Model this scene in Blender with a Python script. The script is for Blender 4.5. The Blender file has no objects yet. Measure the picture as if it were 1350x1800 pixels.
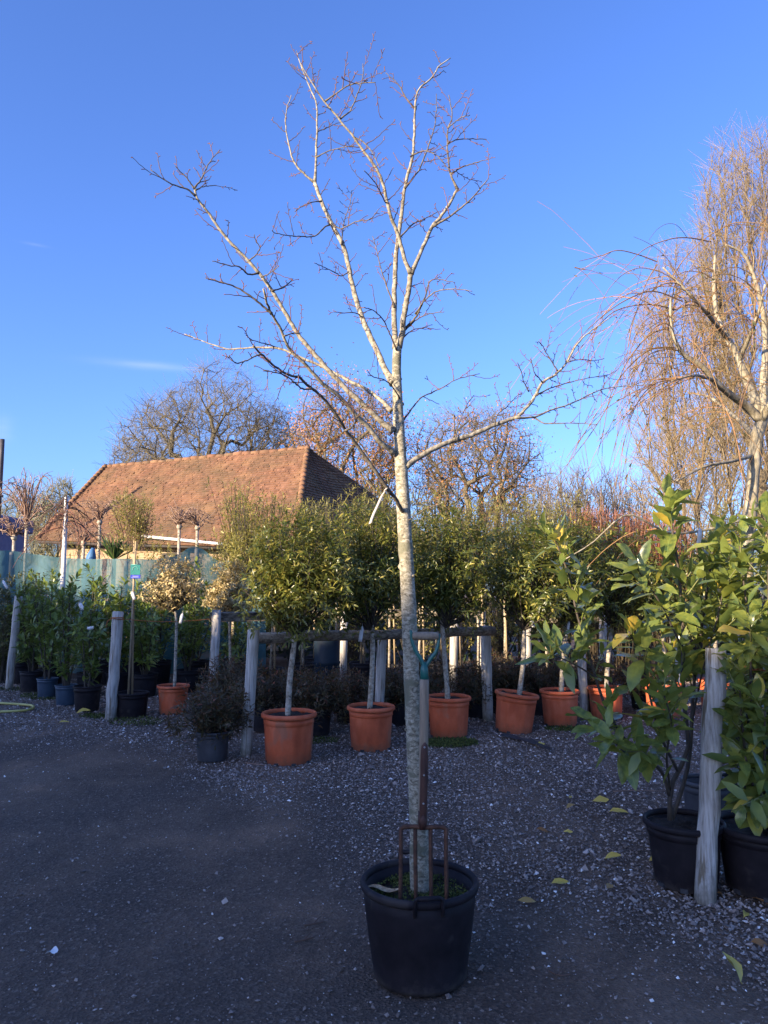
import bpy, math, random
import numpy as np
from math import radians, sin, cos, tan, pi
from mathutils import Matrix, Vector

S = bpy.context.scene
COL = S.collection
random.seed(7)
RNG = np.random.default_rng(7)

# ------------------------------------------------------------------ camera
CAM_H, PITCH, FPX = 1.43, radians(6.15), 1300.0
cam_d = bpy.data.cameras.new('camera')
cam_d.lens, cam_d.sensor_width = 26.0, 36.0
cam_d.clip_start, cam_d.clip_end = 0.05, 2000
cam = bpy.data.objects.new('camera', cam_d)
cam.location = (0, 0, CAM_H)
cam.rotation_euler = (pi / 2 + PITCH, 0, 0)
COL.objects.link(cam)
S.camera = cam

# ------------------------------------------------------------------ sky, sun, exposure
SUN_AZ, SUN_EL = radians(50), radians(13.5)      # azimuth: to the left of straight behind the camera
SUNDIR = Vector((-sin(SUN_AZ) * cos(SUN_EL), -cos(SUN_AZ) * cos(SUN_EL), sin(SUN_EL)))
W = bpy.data.worlds.new('World')
S.world = W
W.use_nodes = True
wn, wl = W.node_tree.nodes, W.node_tree.links
bg = wn['Background']
sky = wn.new('ShaderNodeTexSky')
sky.sky_type = 'NISHITA'
sky.sun_disc = False
sky.sun_elevation = SUN_EL
sky.sun_rotation = math.atan2(SUNDIR.x, SUNDIR.y)
sky.altitude = 50
sky.air_density = 1.0
sky.dust_density = 1.6
sky.ozone_density = 4.0
wb = wn.new('ShaderNodeMix')                     # the phone's cool white balance
wb.data_type, wb.blend_type = 'RGBA', 'MULTIPLY'
wb.inputs[0].default_value = 1.0
wb.inputs[7].default_value = (.56, .625, .92, 1)
wl.new(sky.outputs[0], wb.inputs[6])


def sky_dir(px, py):
    u = 900.0 - py
    v = Vector((px - 675.0, FPX * cos(PITCH) - u * sin(PITCH), FPX * sin(PITCH) + u * cos(PITCH)))
    return v.normalized()


def wmath(op, a, b=None):
    n = wn.new('ShaderNodeMath')
    n.operation = op
    for s_, v in ((n.inputs[0], a), (n.inputs[1], b)):
        if v is None:
            continue
        if isinstance(v, (int, float)):
            s_.default_value = v
        else:
            wl.new(v, s_)
    return n.outputs[0]


wtc = wn.new('ShaderNodeTexCoord')
wmap = wn.new('ShaderNodeMapping')
wmap.inputs['Scale'].default_value = (9, 9, 60)
wl.new(wtc.outputs['Generated'], wmap.inputs[0])
wno = wn.new('ShaderNodeTexNoise')
wno.inputs['Scale'].default_value = 1.6
wno.inputs['Detail'].default_value = 6
wl.new(wmap.outputs[0], wno.inputs['Vector'])
col_ = wb.outputs[2]
for px_, py_, wu, wv, amt in ((265, 643, .058, .0050, .30), (62, 430, .012, .0016, .13), (5, 755, .010, .014, .22)):
    dv = sky_dir(px_, py_)
    rt = dv.cross(Vector((0, 0, 1))).normalized()
    up_ = rt.cross(dv)
    terms = []
    for ax_, w_ in ((rt, wu), (up_, wv)):
        d_ = wn.new('ShaderNodeVectorMath')
        d_.operation = 'DOT_PRODUCT'
        wl.new(wtc.outputs['Generated'], d_.inputs[0])
        d_.inputs[1].default_value = ax_
        terms.append(wmath('POWER', wmath('ABSOLUTE', wmath('DIVIDE', d_.outputs['Value'], w_)), 2.0))
    front = wn.new('ShaderNodeVectorMath')
    front.operation = 'DOT_PRODUCT'
    wl.new(wtc.outputs['Generated'], front.inputs[0])
    front.inputs[1].default_value = dv
    g_ = wmath('POWER', 2.718, wmath('MULTIPLY', wmath('ADD', terms[0], terms[1]), -1.0))
    g_ = wmath('MULTIPLY', wmath('MULTIPLY', g_, wmath('GREATER_THAN', front.outputs['Value'], 0.0)), wmath('MULTIPLY', wno.outputs[0], amt))
    mx_ = wn.new('ShaderNodeMix')
    mx_.data_type = 'RGBA'
    wl.new(g_, mx_.inputs[0])
    wl.new(col_, mx_.inputs[6])
    mx_.inputs[7].default_value = (2.2, 2.35, 2.6, 1)
    col_ = mx_.outputs[2]
wl.new(col_, bg.inputs[0])
bg.inputs[1].default_value = 0.15
sun_d = bpy.data.lights.new('sun', 'SUN')
sun_d.energy = 4.7
sun_d.angle = radians(0.53)
sun_d.color = (1.0, 0.80, 0.56)
sun = bpy.data.objects.new('sun', sun_d)
sun.rotation_euler = SUNDIR.to_track_quat('Z', 'Y').to_euler()
COL.objects.link(sun)
S.view_settings.view_transform = 'Standard'
S.view_settings.look = 'None'
S.view_settings.exposure = 1.62
S.view_settings.gamma = 1.0
S.view_settings.use_curve_mapping = False
S.render.engine = 'CYCLES'
S.cycles.max_bounces = 6
S.cycles.diffuse_bounces = 3
S.cycles.transparent_max_bounces = 8
S.cycles.sample_clamp_indirect = 6


# ------------------------------------------------------------------ layout helpers (metres; photo pixel + distance -> point of the place)
def P(px, py, d):
    u = 900.0 - py
    y = FPX * cos(PITCH) - u * sin(PITCH)
    z = FPX * sin(PITCH) + u * cos(PITCH)
    k = d / y
    return np.array([(px - 675.0) * k, d, CAM_H + z * k])


def G(px, py, z=0.0):
    u = 900.0 - py
    y = FPX * cos(PITCH) - u * sin(PITCH)
    zz = FPX * sin(PITCH) + u * cos(PITCH)
    k = (z - CAM_H) / zz
    return np.array([(px - 675.0) * k, y * k, z])


def nrm(a):
    a = np.asarray(a, float)
    n = np.linalg.norm(a, axis=-1, keepdims=True)
    return a / np.maximum(n, 1e-9)


# ------------------------------------------------------------------ mesh builder
class MB:
    def __init__(self):
        self.v, self.t, self.q, self.tone, self.n = [], [], [], [], 0

    def add(self, v, tris=None, quads=None, tone=0.5):
        v = np.asarray(v, float).reshape(-1, 3)
        if tris is not None and len(tris):
            self.t.append(np.asarray(tris, int).reshape(-1, 3) + self.n)
        if quads is not None and len(quads):
            self.q.append(np.asarray(quads, int).reshape(-1, 4) + self.n)
        self.v.append(v)
        self.tone.append(np.broadcast_to(np.asarray(tone, float), (len(v),)).copy())
        self.n += len(v)

    def mesh(self, name, mat, origin=(0, 0, 0), smooth=True):
        v = np.concatenate(self.v) - np.asarray(origin, float)
        t = np.concatenate(self.t) if self.t else np.zeros((0, 3), int)
        q = np.concatenate(self.q) if self.q else np.zeros((0, 4), int)
        me = bpy.data.meshes.new(name)
        me.vertices.add(len(v))
        me.vertices.foreach_set('co', v.astype(np.float32).ravel())
        loops = np.concatenate([t.ravel(), q.ravel()]).astype(np.int32)
        me.loops.add(len(loops))
        me.loops.foreach_set('vertex_index', loops)
        npoly = len(t) + len(q)
        me.polygons.add(npoly)
        st = np.concatenate([np.arange(len(t)) * 3, len(t) * 3 + np.arange(len(q)) * 4]).astype(np.int32)
        me.polygons.foreach_set('loop_start', st)
        me.polygons.foreach_set('use_smooth', np.full(npoly, smooth, dtype=bool))
        at = me.attributes.new('tone', 'FLOAT', 'POINT')
        at.data.foreach_set('value', np.concatenate(self.tone).astype(np.float32))
        me.update(calc_edges=True)
        if mat:
            me.materials.append(mat)
        return me

    # ---- shapes
    def tube(self, pts, rad, sides=8, cap=True, tone=0.5, wob=0.0, rng=RNG):
        pts = np.asarray(pts, float)
        n = len(pts)
        rad = np.broadcast_to(np.asarray(rad, float), (n,))
        tan_ = nrm(np.gradient(pts, axis=0))
        a = np.array([0.0, 0, 1]) if abs(tan_[0][2]) < 0.9 else np.array([1.0, 0, 0])
        u = nrm(np.cross(tan_[0], a))
        rings = []
        ang = np.arange(sides) * 2 * pi / sides
        for i in range(n):
            u = nrm(u - tan_[i] * np.dot(u, tan_[i]))
            w = np.cross(tan_[i], u)
            r = rad[i] * (1 + (rng.uniform(-wob, wob, sides) if wob else 0))
            rings.append(pts[i] + (np.cos(ang) * r)[:, None] * u + (np.sin(ang) * r)[:, None] * w)
        v = np.concatenate(rings)
        i = np.arange(n - 1)[:, None] * sides
        j = np.arange(sides)[None, :]
        k = (j + 1) % sides
        q = np.stack([i + j, i + k, i + sides + k, i + sides + j], -1).reshape(-1, 4)
        tr = []
        if cap:
            v = np.concatenate([v, pts[:1], pts[-1:]])
            c0, c1 = n * sides, n * sides + 1
            b = (n - 1) * sides
            for s in range(sides):
                tr.append((c0, (s + 1) % sides, s))
                tr.append((c1, b + s, b + (s + 1) % sides))
        self.add(v, tr, q, tone)

    def segs(self, a, b, ra, rb, sides=3, tone=0.5):
        a, b = np.asarray(a, float).reshape(-1, 3), np.asarray(b, float).reshape(-1, 3)
        n = len(a)
        if n == 0:
            return
        ra, rb = np.broadcast_to(ra, (n,)), np.broadcast_to(rb, (n,))
        d = nrm(b - a)
        h = np.where(np.abs(d[:, 2:3]) < 0.9, np.array([[0, 0, 1.0]]), np.array([[1.0, 0, 0]]))
        u = nrm(np.cross(d, h))
        w = np.cross(d, u)
        ang = np.arange(sides) * 2 * pi / sides
        ring = np.cos(ang)[None, :, None] * u[:, None] + np.sin(ang)[None, :, None] * w[:, None]
        v = np.concatenate([a[:, None] + ring * ra[:, None, None], b[:, None] + ring * rb[:, None, None]], 1)
        base = (np.arange(n) * 2 * sides)[:, None]
        j = np.arange(sides)[None, :]
        k = (j + 1) % sides
        q = np.stack([base + j, base + k, base + sides + k, base + sides + j], -1).reshape(-1, 4)
        tn = np.repeat(np.broadcast_to(tone, (n,)), 2 * sides)
        self.add(v.reshape(-1, 3), None, q, tn)

    def box(self, c, s, rot=None, tone=0.5, bevel=0.0):
        c, s = np.asarray(c, float), np.asarray(s, float) / 2
        if bevel:
            b = min(bevel, s.min() * 0.45)
            pts = []
            for dx in (-1, 1):
                for dy in (-1, 1):
                    for dz in (-1, 1):
                        sg = np.array([dx, dy, dz])
                        for ax in range(3):
                            p = s - b
                            p = p.copy()
                            p[ax] = s[ax]
                            pts.append(sg * p)
            v = np.array(pts)

            def ix(dx, dy, dz, ax):
                return (((dx > 0) * 2 + (dy > 0)) * 2 + (dz > 0)) * 3 + ax
            q, t = [], []
            for ax in range(3):
                o = [k for k in range(3) if k != ax]
                for sgn in (-1, 1):
                    f = []
                    for e1, e2 in ((-1, -1), (1, -1), (1, 1), (-1, 1)):
                        sg = [0, 0, 0]
                        sg[ax], sg[o[0]], sg[o[1]] = sgn, e1, e2
                        f.append(ix(*sg, ax))
                    q.append(f)
            for ax in range(3):
                o = [k for k in range(3) if k != ax]
                for e1 in (-1, 1):
                    for e2 in (-1, 1):
                        f = []
                        for sgn in (-1, 1):
                            sg = [0, 0, 0]
                            sg[ax], sg[o[0]], sg[o[1]] = sgn, e1, e2
                            f += [ix(*sg, o[0]), ix(*sg, o[1])]
                        q.append([f[0], f[1], f[3], f[2]])
            for dx in (-1, 1):
                for dy in (-1, 1):
                    for dz in (-1, 1):
                        t.append([ix(dx, dy, dz, k) for k in range(3)])
        else:
            v = np.array([[x, y, z] for x in (-1, 1) for y in (-1, 1) for z in (-1, 1)]) * s
            q = [(0, 1, 3, 2), (4, 6, 7, 5), (0, 4, 5, 1), (2, 3, 7, 6), (0, 2, 6, 4), (1, 5, 7, 3)]
            t = None
        if rot is not None:
            v = v @ np.array(rot).T
        self.add(v + c, t, q, tone)

    def lathe(self, prof, c=(0, 0, 0), n=40, tone=0.5, mod=None):
        prof = np.asarray(prof, float)
        m = len(prof)
        ang = np.arange(n) * 2 * pi / n
        v = np.zeros((m, n, 3))
        for i, (r, z) in enumerate(prof):
            rr = r * (np.ones(n) if mod is None else mod(ang, i, z))
            v[i, :, 0], v[i, :, 1], v[i, :, 2] = rr * np.cos(ang), rr * np.sin(ang), z
        i = np.arange(m - 1)[:, None] * n
        j = np.arange(n)[None, :]
        k = (j + 1) % n
        q = np.stack([i + j, i + k, i + n + k, i + n + j], -1).reshape(-1, 4)
        self.add(v.reshape(-1, 3) + np.asarray(c), None, q, tone)

    def grid(self, fn, nu, nv, tone=0.5):
        v = np.array([fn(i / nu, j / nv) for j in range(nv + 1) for i in range(nu + 1)])
        q = []
        for j in range(nv):
            for i in range(nu):
                a = j * (nu + 1) + i
                q.append((a, a + 1, a + nu + 2, a + nu + 1))
        self.add(v, None, q, tone)

    def leaves(self, pos, D, U, L, Wd, tone, curve=0.25, fold=0.25):
        """curved lance leaves: 8 vertices, four quads' worth of faces each"""
        pos, D, U = (np.asarray(x, float).reshape(-1, 3) for x in (pos, D, U))
        n = len(pos)
        if n == 0:
            return
        D = nrm(D)
        X = nrm(np.cross(D, U))
        N = np.cross(X, D)
        L = np.broadcast_to(L, (n,))
        Wd = np.broadcast_to(Wd, (n,))
        curve = np.broadcast_to(curve, (n,))
        tv = np.array([0, .35, .35, .35, .7, .7, .7, 1.0])
        xv = np.array([0, -.5, 0, .5, -.40, 0, .40, 0])
        fv = np.array([0, 1, 0, 1, .8, 0, .8, 0.0])
        loc = pos[:, None] + D[:, None] * (tv[None, :, None] * L[:, None, None])
        loc = loc + X[:, None] * (xv[None, :, None] * Wd[:, None, None])
        h = -curve[:, None] * (tv ** 2)[None, :] * L[:, None] + fold * fv[None, :] * Wd[:, None] * 0.5
        loc = loc + N[:, None] * h[:, :, None]
        b = (np.arange(n) * 8)[:, None]
        t = np.concatenate([b + np.array([[0, 2, 1]]), b + np.array([[0, 3, 2]]), b + np.array([[4, 5, 7]]), b + np.array([[5, 6, 7]])])
        q = np.concatenate([b + np.array([[1, 2, 5, 4]]), b + np.array([[2, 3, 6, 5]])])
        self.add(loc.reshape(-1, 3), t, q, np.repeat(np.broadcast_to(tone, (n,)), 8))


# ------------------------------------------------------------------ object helpers
def thing(name, label, cat, loc=(0, 0, 0), group=None):
    o = bpy.data.objects.new(name, None)
    o.empty_display_size = 0.1
    o.location = loc
    COL.objects.link(o)
    o['label'], o['category'] = label, cat
    if group:
        o['group'] = group
    return o


def origin_of(parent):
    v = np.zeros(3)
    while parent is not None:
        v += np.array(parent.location)
        parent = parent.parent
    return v


def part(name, mb, mat, parent, smooth=True, kind=None, label=None):
    o = bpy.data.objects.new(name, mb.mesh(name, mat, origin_of(parent), smooth))
    o.parent = parent
    COL.objects.link(o)
    if kind:
        o['kind'] = kind
    if label:
        o['label'] = label
    return o


def solo(name, mb, mat, label, cat, loc=(0, 0, 0), group=None, smooth=True):
    o = bpy.data.objects.new(name, mb.mesh(name, mat, loc, smooth))
    o.location = loc
    COL.objects.link(o)
    o['label'], o['category'] = label, cat
    if group:
        o['group'] = group
    return o


def setting(name, mb, mat, kind='structure', smooth=True):
    o = bpy.data.objects.new(name, mb.mesh(name, mat, (0, 0, 0), smooth))
    o['kind'] = kind
    COL.objects.link(o)
    return o


def copy_tree(o, parent=None):
    c = o.copy()
    COL.objects.link(c)
    c.parent = parent
    for ch in list(o.children):
        copy_tree(ch, c)
    return c


def clone(root, loc, rz, label, group=None, scale=1.0):
    c = copy_tree(root)
    c.location = loc
    c.rotation_euler = (0, 0, rz)
    c.scale = (scale,) * 3
    c['label'] = label
    if group:
        c['group'] = group
    return c


def leaf_objects(name, meshes, pos, D, U, size, parent, limit=300, rng=RNG, stuff_mat=None, ratio=0.36):
    """each leaf an object of its own under its plant; any past the limit joined as stuff"""
    D = nrm(D)
    X = nrm(np.cross(D, U))
    N = np.cross(X, D)
    o0 = origin_of(parent)
    for i in range(min(limit, len(pos))):
        o = bpy.data.objects.new(name, meshes[rng.integers(len(meshes))])
        s = size[i]
        p = pos[i] - o0
        o.matrix_basis = Matrix(((X[i][0] * s, D[i][0] * s, N[i][0] * s, p[0]), (X[i][1] * s, D[i][1] * s, N[i][1] * s, p[1]),
                                 (X[i][2] * s, D[i][2] * s, N[i][2] * s, p[2]), (0, 0, 0, 1)))
        o.parent = parent
        COL.objects.link(o)
    if len(pos) > limit:
        mb = MB()
        k = slice(limit, None)
        mb.leaves(pos[k], D[k], U[k], size[k], np.asarray(size[k]) * ratio, rng.random(len(pos) - limit), 0.15)
        part(name, mb, stuff_mat or meshes[0].materials[0], parent, kind='stuff')


def rosettes(tips, axes, m, L, Wd, rng, angle=55, back=0.12, jitter=0.25, droop=0.0, curve=0.25):
    """leaves set round shoot ends; returns pos, dir, up, length, width"""
    tips, axes = np.asarray(tips, float), nrm(axes)
    n = len(tips)
    h = np.where(np.abs(axes[:, 2:3]) < 0.9, np.array([[0, 0, 1.0]]), np.array([[1.0, 0, 0]]))
    u = nrm(np.cross(axes, h))
    w = np.cross(axes, u)
    k = np.arange(m)
    phi = k[None, :] * 2.399 + rng.uniform(0, 6.28, (n, 1)) + rng.uniform(-.3, .3, (n, m))
    f = (k / max(m - 1, 1))[None, :]
    th = np.radians(angle) * (1.25 - 0.75 * f) + rng.normal(0, jitter, (n, m))
    rad = np.cos(phi)[..., None] * u[:, None] + np.sin(phi)[..., None] * w[:, None]
    D = np.cos(th)[..., None] * axes[:, None] + np.sin(th)[..., None] * rad
    D[..., 2] -= droop
    pos = tips[:, None] - axes[:, None] * (back * (1 - f))[..., None]
    Lr = L * rng.uniform(.65, 1.15, (n, m)) * (1 - .25 * f)
    Wr = Wd * rng.uniform(.8, 1.15, (n, m)) * (1 - .2 * f)
    U = np.broadcast_to(axes[:, None], D.shape) + rng.normal(0, .25, D.shape)
    return pos.reshape(-1, 3), nrm(D.reshape(-1, 3)), U.reshape(-1, 3), Lr.ravel(), Wr.ravel()


def ellipsoid_shoots(c, r, n, rng, inner=0.35, up=0.5, noise=0.45, lump=0.12):
    d = nrm(rng.normal(0, 1, (n, 3)))
    f = inner + (1 - inner) * rng.random(n) ** 0.55
    ph = rng.uniform(0, 6, 6)
    lum = 1 + lump * (np.sin(3 * d[:, 0] + ph[0]) + np.sin(4 * d[:, 1] + ph[1]) + np.sin(4 * d[:, 2] + ph[2]))
    tips = np.asarray(c) + d * np.asarray(r) * (f * lum)[:, None]
    ax = nrm(d * 0.7 + np.array([0, 0, up]) + rng.normal(0, noise, (n, 3)))
    return tips, ax


# ------------------------------------------------------------------ tree growing: tips are joined to the nearest limb, limbs thicken by what they carry
def grow(tips, trunk, r_tip, r_base, rng, bf=0.35, step=0.5, down=0.8, expo=2.3):
    trunk = np.asarray(trunk, float)
    nmax = len(trunk) + 40 + len(tips) * 14
    X = np.zeros((nmax, 3))
    par = np.full(nmax, -1)
    pl = np.zeros(nmax)
    n = len(trunk)
    X[:n] = trunk
    for i in range(1, n):
        par[i] = i - 1
        pl[i] = pl[i - 1] + np.linalg.norm(trunk[i] - trunk[i - 1])
    istip = np.zeros(nmax, bool)
    allow0 = 0 if n < 3 else n // 2
    order = np.argsort(np.linalg.norm(tips - trunk[-1], axis=1) + rng.normal(0, step, len(tips)))
    for t in order:
        p = tips[t]
        dv = p - X[allow0:n]
        d = np.sqrt((dv ** 2).sum(1))
        cost = d + bf * pl[allow0:n] + down * np.maximum(0, -dv[:, 2])
        i = int(np.argmin(cost)) + allow0
        dist = d[i - allow0]
        if dist < 1e-4:
            continue
        ns = max(1, min(12, int(round(dist / step))))
        q = par[i]
        pd = nrm(X[i] - X[q]) if q >= 0 else np.array([0, 0, 1.0])
        c = X[i] + pd * dist * 0.35
        prev = i
        for s in range(1, ns + 1):
            if n >= nmax:
                break
            f = s / ns
            x = (1 - f) ** 2 * X[i] + 2 * f * (1 - f) * c + f * f * p
            if s < ns:
                x = x + rng.normal(0, step * 0.07, 3)
            X[n], par[n] = x, prev
            pl[n] = pl[prev] + np.linalg.norm(x - X[prev])
            prev = n
            n += 1
        istip[prev] = True
    cnt = np.zeros(n)
    cnt[istip[:n]] = 1
    for i in range(n - 1, 0, -1):
        if cnt[i] == 0:
            cnt[i] = 1
        cnt[par[i]] += cnt[i]
    r = r_tip * cnt ** (1 / expo)
    k = r_base / r[0]
    if k > 1:
        fr = (np.log(np.maximum(cnt, 1)) / np.log(max(cnt[0], 2)))
        r = r * (1 + (k - 1) * fr ** 2.0)
    return X[:n], par[:n], r, istip[:n]


def tree_mesh(X, par, r, istip, rng, twigs=2, twig_len=0.3, r_twig=0.006, up=0.3, thick=0.05):
    mb = MB()
    idx = np.arange(1, len(X))
    idx = idx[par[idx] >= 0]
    big = r[idx] > thick
    for sel, sd in ((big, 7), (~big, 3)):
        k = idx[sel]
        mb.segs(X[par[k]], X[k], np.minimum(r[par[k]], r[k] * 1.35), r[k], sd, rng.uniform(.2, .5, len(k)))
    ti = np.where(istip)[0]
    if twigs:
        for _ in range(twigs):
            b = X[ti] + (X[par[ti]] - X[ti]) * rng.random((len(ti), 1))
            d = nrm(nrm(X[ti] - X[par[ti]]) * .8 + rng.normal(0, .55, (len(ti), 3)) + np.array([0, 0, up]))
            l = twig_len * rng.uniform(.5, 1.3, (len(ti), 1))
            m = b + d * l * .5
            e = m + nrm(d + rng.normal(0, .3, d.shape)) * l * .5
            mb.segs(b, m, r_twig, r_twig * .9, 3, rng.uniform(.4, .9, len(ti)))
            mb.segs(m, e, r_twig * .9, r_twig * .6, 3, rng.uniform(.4, .9, len(ti)))
    return mb


# ------------------------------------------------------------------ materials
def new_mat(name):
    m = bpy.data.materials.new(name)
    m.use_nodes = True
    nt = m.node_tree
    b = nt.nodes['Principled BSDF']
    return m, nt, b


def ramp(nt, fac, cols):
    r = nt.nodes.new('ShaderNodeValToRGB')
    e = r.color_ramp.elements
    while len(e) < len(cols):
        e.new(0.5)
    for i, (p, c) in enumerate(cols):
        e[i].position = p
        e[i].color = (*c, 1)
    nt.links.new(fac, r.inputs[0])
    return r.outputs[0]


def noise(nt, vec, scale, detail=4, rough=0.6, dist=0.0):
    n = nt.nodes.new('ShaderNodeTexNoise')
    n.inputs['Scale'].default_value = scale
    n.inputs['Detail'].default_value = detail
    n.inputs['Roughness'].default_value = rough
    n.inputs['Distortion'].default_value = dist
    if vec is not None:
        nt.links.new(vec, n.inputs['Vector'])
    return n.outputs[0]


def coords(nt, kind='Object', scale=(1, 1, 1)):
    tc = nt.nodes.new('ShaderNodeTexCoord')
    mp = nt.nodes.new('ShaderNodeMapping')
    mp.inputs['Scale'].default_value = scale
    if kind == 'Object':
        oi = nt.nodes.new('ShaderNodeObjectInfo')
        mu = nt.nodes.new('ShaderNodeMath')
        mu.operation = 'MULTIPLY'
        mu.inputs[1].default_value = 37.0
        nt.links.new(oi.outputs['Random'], mu.inputs[0])
        ad = nt.nodes.new('ShaderNodeVectorMath')
        nt.links.new(tc.outputs[kind], ad.inputs[0])
        nt.links.new(mu.outputs[0], ad.inputs[1])
        nt.links.new(ad.outputs[0], mp.inputs[0])
        return mp.outputs[0]
    nt.links.new(tc.outputs[kind], mp.inputs[0])
    return mp.outputs[0]


def bump(nt, b, h, strength=0.4, dist=0.01):
    n = nt.nodes.new('ShaderNodeBump')
    n.inputs['Strength'].default_value = strength
    n.inputs['Distance'].default_value = dist
    nt.links.new(h, n.inputs['Height'])
    nt.links.new(n.outputs[0], b.inputs['Normal'])


def mix(nt, fac, a, b_, mode='MIX'):
    n = nt.nodes.new('ShaderNodeMix')
    n.data_type = 'RGBA'
    n.blend_type = mode
    for s, v in ((n.inputs[0], fac), (n.inputs[6], a), (n.inputs[7], b_)):
        if isinstance(v, (int, float)):
            s.default_value = v
        elif isinstance(v, tuple):
            s.default_value = (*v, 1)
        else:
            nt.links.new(v, s)
    return n.outputs[2]


def surf(name, cols, scale=6, stretch=(1, 1, 1), rough=0.7, bump_s=0.3, bump_d=0.005, bscale=None, detail=5, spots=None, metal=0.0, dist=0.0, spec=0.5):
    m, nt, b = new_mat(name)
    c = coords(nt, 'Object', stretch)
    f = noise(nt, c, scale, detail, .65, dist)
    col = ramp(nt, f, cols)
    if spots:
        sc, thr, sc_col = spots
        f2 = noise(nt, c, sc, 3, .6)
        k = ramp(nt, f2, [(thr, (0, 0, 0)), (min(thr + .06, 1), (1, 1, 1))])
        col = mix(nt, k, col, sc_col)
    nt.links.new(col, b.inputs['Base Color'])
    b.inputs['Roughness'].default_value = rough
    b.inputs['Metallic'].default_value = metal
    b.inputs['Specular IOR Level'].default_value = spec
    if bump_s:
        bump(nt, b, noise(nt, c, bscale or scale * 2, 4, .7), bump_s, bump_d)
    return m


def leaf_mat(name, cols, rough=0.4, trans=0.3, tcol=None, obj_random=False, vein=False):
    m, nt, b = new_mat(name)
    if obj_random:
        f = nt.nodes.new('ShaderNodeObjectInfo').outputs['Random']
    else:
        a = nt.nodes.new('ShaderNodeAttribute')
        a.attribute_name = 'tone'
        f = a.outputs['Fac']
    col = ramp(nt, f, cols)
    if obj_random:
        c = coords(nt, 'Object')
        col = mix(nt, ramp(nt, noise(nt, c, 5, 3), [(.35, (0, 0, 0)), (.75, (.5, .5, .5))]), col, tcol or cols[-2][1])
    if vein:
        tc = nt.nodes.new('ShaderNodeTexCoord')
        sp = nt.nodes.new('ShaderNodeSeparateXYZ')
        nt.links.new(tc.outputs['Object'], sp.inputs[0])
        ab = nt.nodes.new('ShaderNodeMath')
        ab.operation = 'ABSOLUTE'
        nt.links.new(sp.outputs[0], ab.inputs[0])
        k = ramp(nt, ab.outputs[0], [(.004, (.55, .55, .55)), (.016, (0, 0, 0))])
        col = mix(nt, k, col, (.22, .30, .08))
    nt.links.new(col, b.inputs['Base Color'])
    b.inputs['Roughness'].default_value = rough
    tr = nt.nodes.new('ShaderNodeBsdfTranslucent')
    tint = mix(nt, .6, col, tcol or cols[-1][1])
    nt.links.new(tint, tr.inputs[0])
    ms = nt.nodes.new('ShaderNodeMixShader')
    ms.inputs[0].default_value = trans
    nt.links.new(b.outputs[0], ms.inputs[1])
    nt.links.new(tr.outputs[0], ms.inputs[2])
    nt.links.new(ms.outputs[0], nt.nodes['Material Output'].inputs[0])
    return m


def tone_mat(name, cols, rough=0.8, spec=0.3, nscale=None):
    m, nt, b = new_mat(name)
    a = nt.nodes.new('ShaderNodeAttribute')
    a.attribute_name = 'tone'
    col = ramp(nt, a.outputs['Fac'], cols)
    if nscale:
        f = noise(nt, coords(nt), nscale, 4)
        col = mix(nt, ramp(nt, f, [(.3, (0, 0, 0)), (.7, (.6, .6, .6))]), col, cols[0][1])
    nt.links.new(col, b.inputs['Base Color'])
    b.inputs['Roughness'].default_value = rough
    b.inputs['Specular IOR Level'].default_value = spec
    return m


M = {}
M['bark_pale'] = surf('pale_lichen_bark', [(.34, (.085, .072, .048)), (.44, (.20, .18, .125)), (.53, (.32, .292, .21)), (.64, (.46, .43, .335))], 55, (1, 1, 1.6), .88, .8, .005, 90, 9, (7, .55, (.165, .160, .105)), dist=.8)
M['twig_dark'] = tone_mat('dark_twig', [(0, (.060, .042, .032)), (.5, (.115, .072, .052)), (1, (.22, .095, .065))], .75)
M['branch_pale'] = surf('pale_branch_bark', [(.36, (.085, .070, .048)), (.48, (.225, .20, .145)), (.62, (.36, .33, .255))], 60, (1, 1, 1), .88, .5, .003, 80, 7)
M['branch_dark'] = surf('dark_branch_bark', [(.36, (.05, .042, .032)), (.5, (.105, .088, .065)), (.64, (.18, .155, .115))], 45, (1, 1, 1), .88, .5, .003, 70, 6)
M['pot_black'] = surf('black_plastic', [(.35, (.010, .008, .010)), (.65, (.019, .015, .018))], 14, (1, 1, 1), .62, .15, .002, 90, 6, (6, .60, (.034, .028, .027)), spec=.22)
M['pot_dark'] = surf('dark_navy_plastic', [(.3, (.010, .010, .014)), (.7, (.022, .021, .026))], 10, (1, 1, 1), .6, .1, .002, 60, spec=.2)
M['pot_blue'] = surf('blue_black_plastic', [(.3, (0.0234, 0.0442, 0.0754)), (.7, (0.039, 0.0715, 0.111))], 10, (0.85, 0.85, 0.85), .5, .1, .002, 60)
M['pot_grey'] = surf('grey_plastic', [(.3, (.035, .038, .046)), (.7, (.06, .062, .072))], 10, (1, 1, 1), .6, .1, .002, 60)
M['terracotta'] = surf('terracotta_plastic', [(.32, (.36, .070, .026)), (.5, (.49, .105, .041)), (.66, (.57, .150, .070))], 5, (1, 1, .6), .6, .15, .002, 70, 7, (3.5, .58, (.36, .125, .068)), spec=.3)
M['soil'] = surf('potting_soil', [(.3, (.012, .009, .007)), (.6, (.035, .024, .016)), (.8, (.08, .055, .035))], 40, (1, 1, 1), .95, 1, .02, 60)
M['moss'] = tone_mat('moss', [(0, (.035, .045, .012)), (.5, (.075, .095, .022)), (1, (.17, .19, .05))], .9)
M['wood_post'] = surf('weathered_post', [(.32, (.18, .16, .135)), (.43, (.34, .315, .275)), (.56, (.45, .425, .38)), (.68, (.55, .53, .48))], 11, (6.5, 6.5, .40), .85, .8, .006, 12, 7, (3.2, .60, (.19, .155, .11)), spec=.2)
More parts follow.
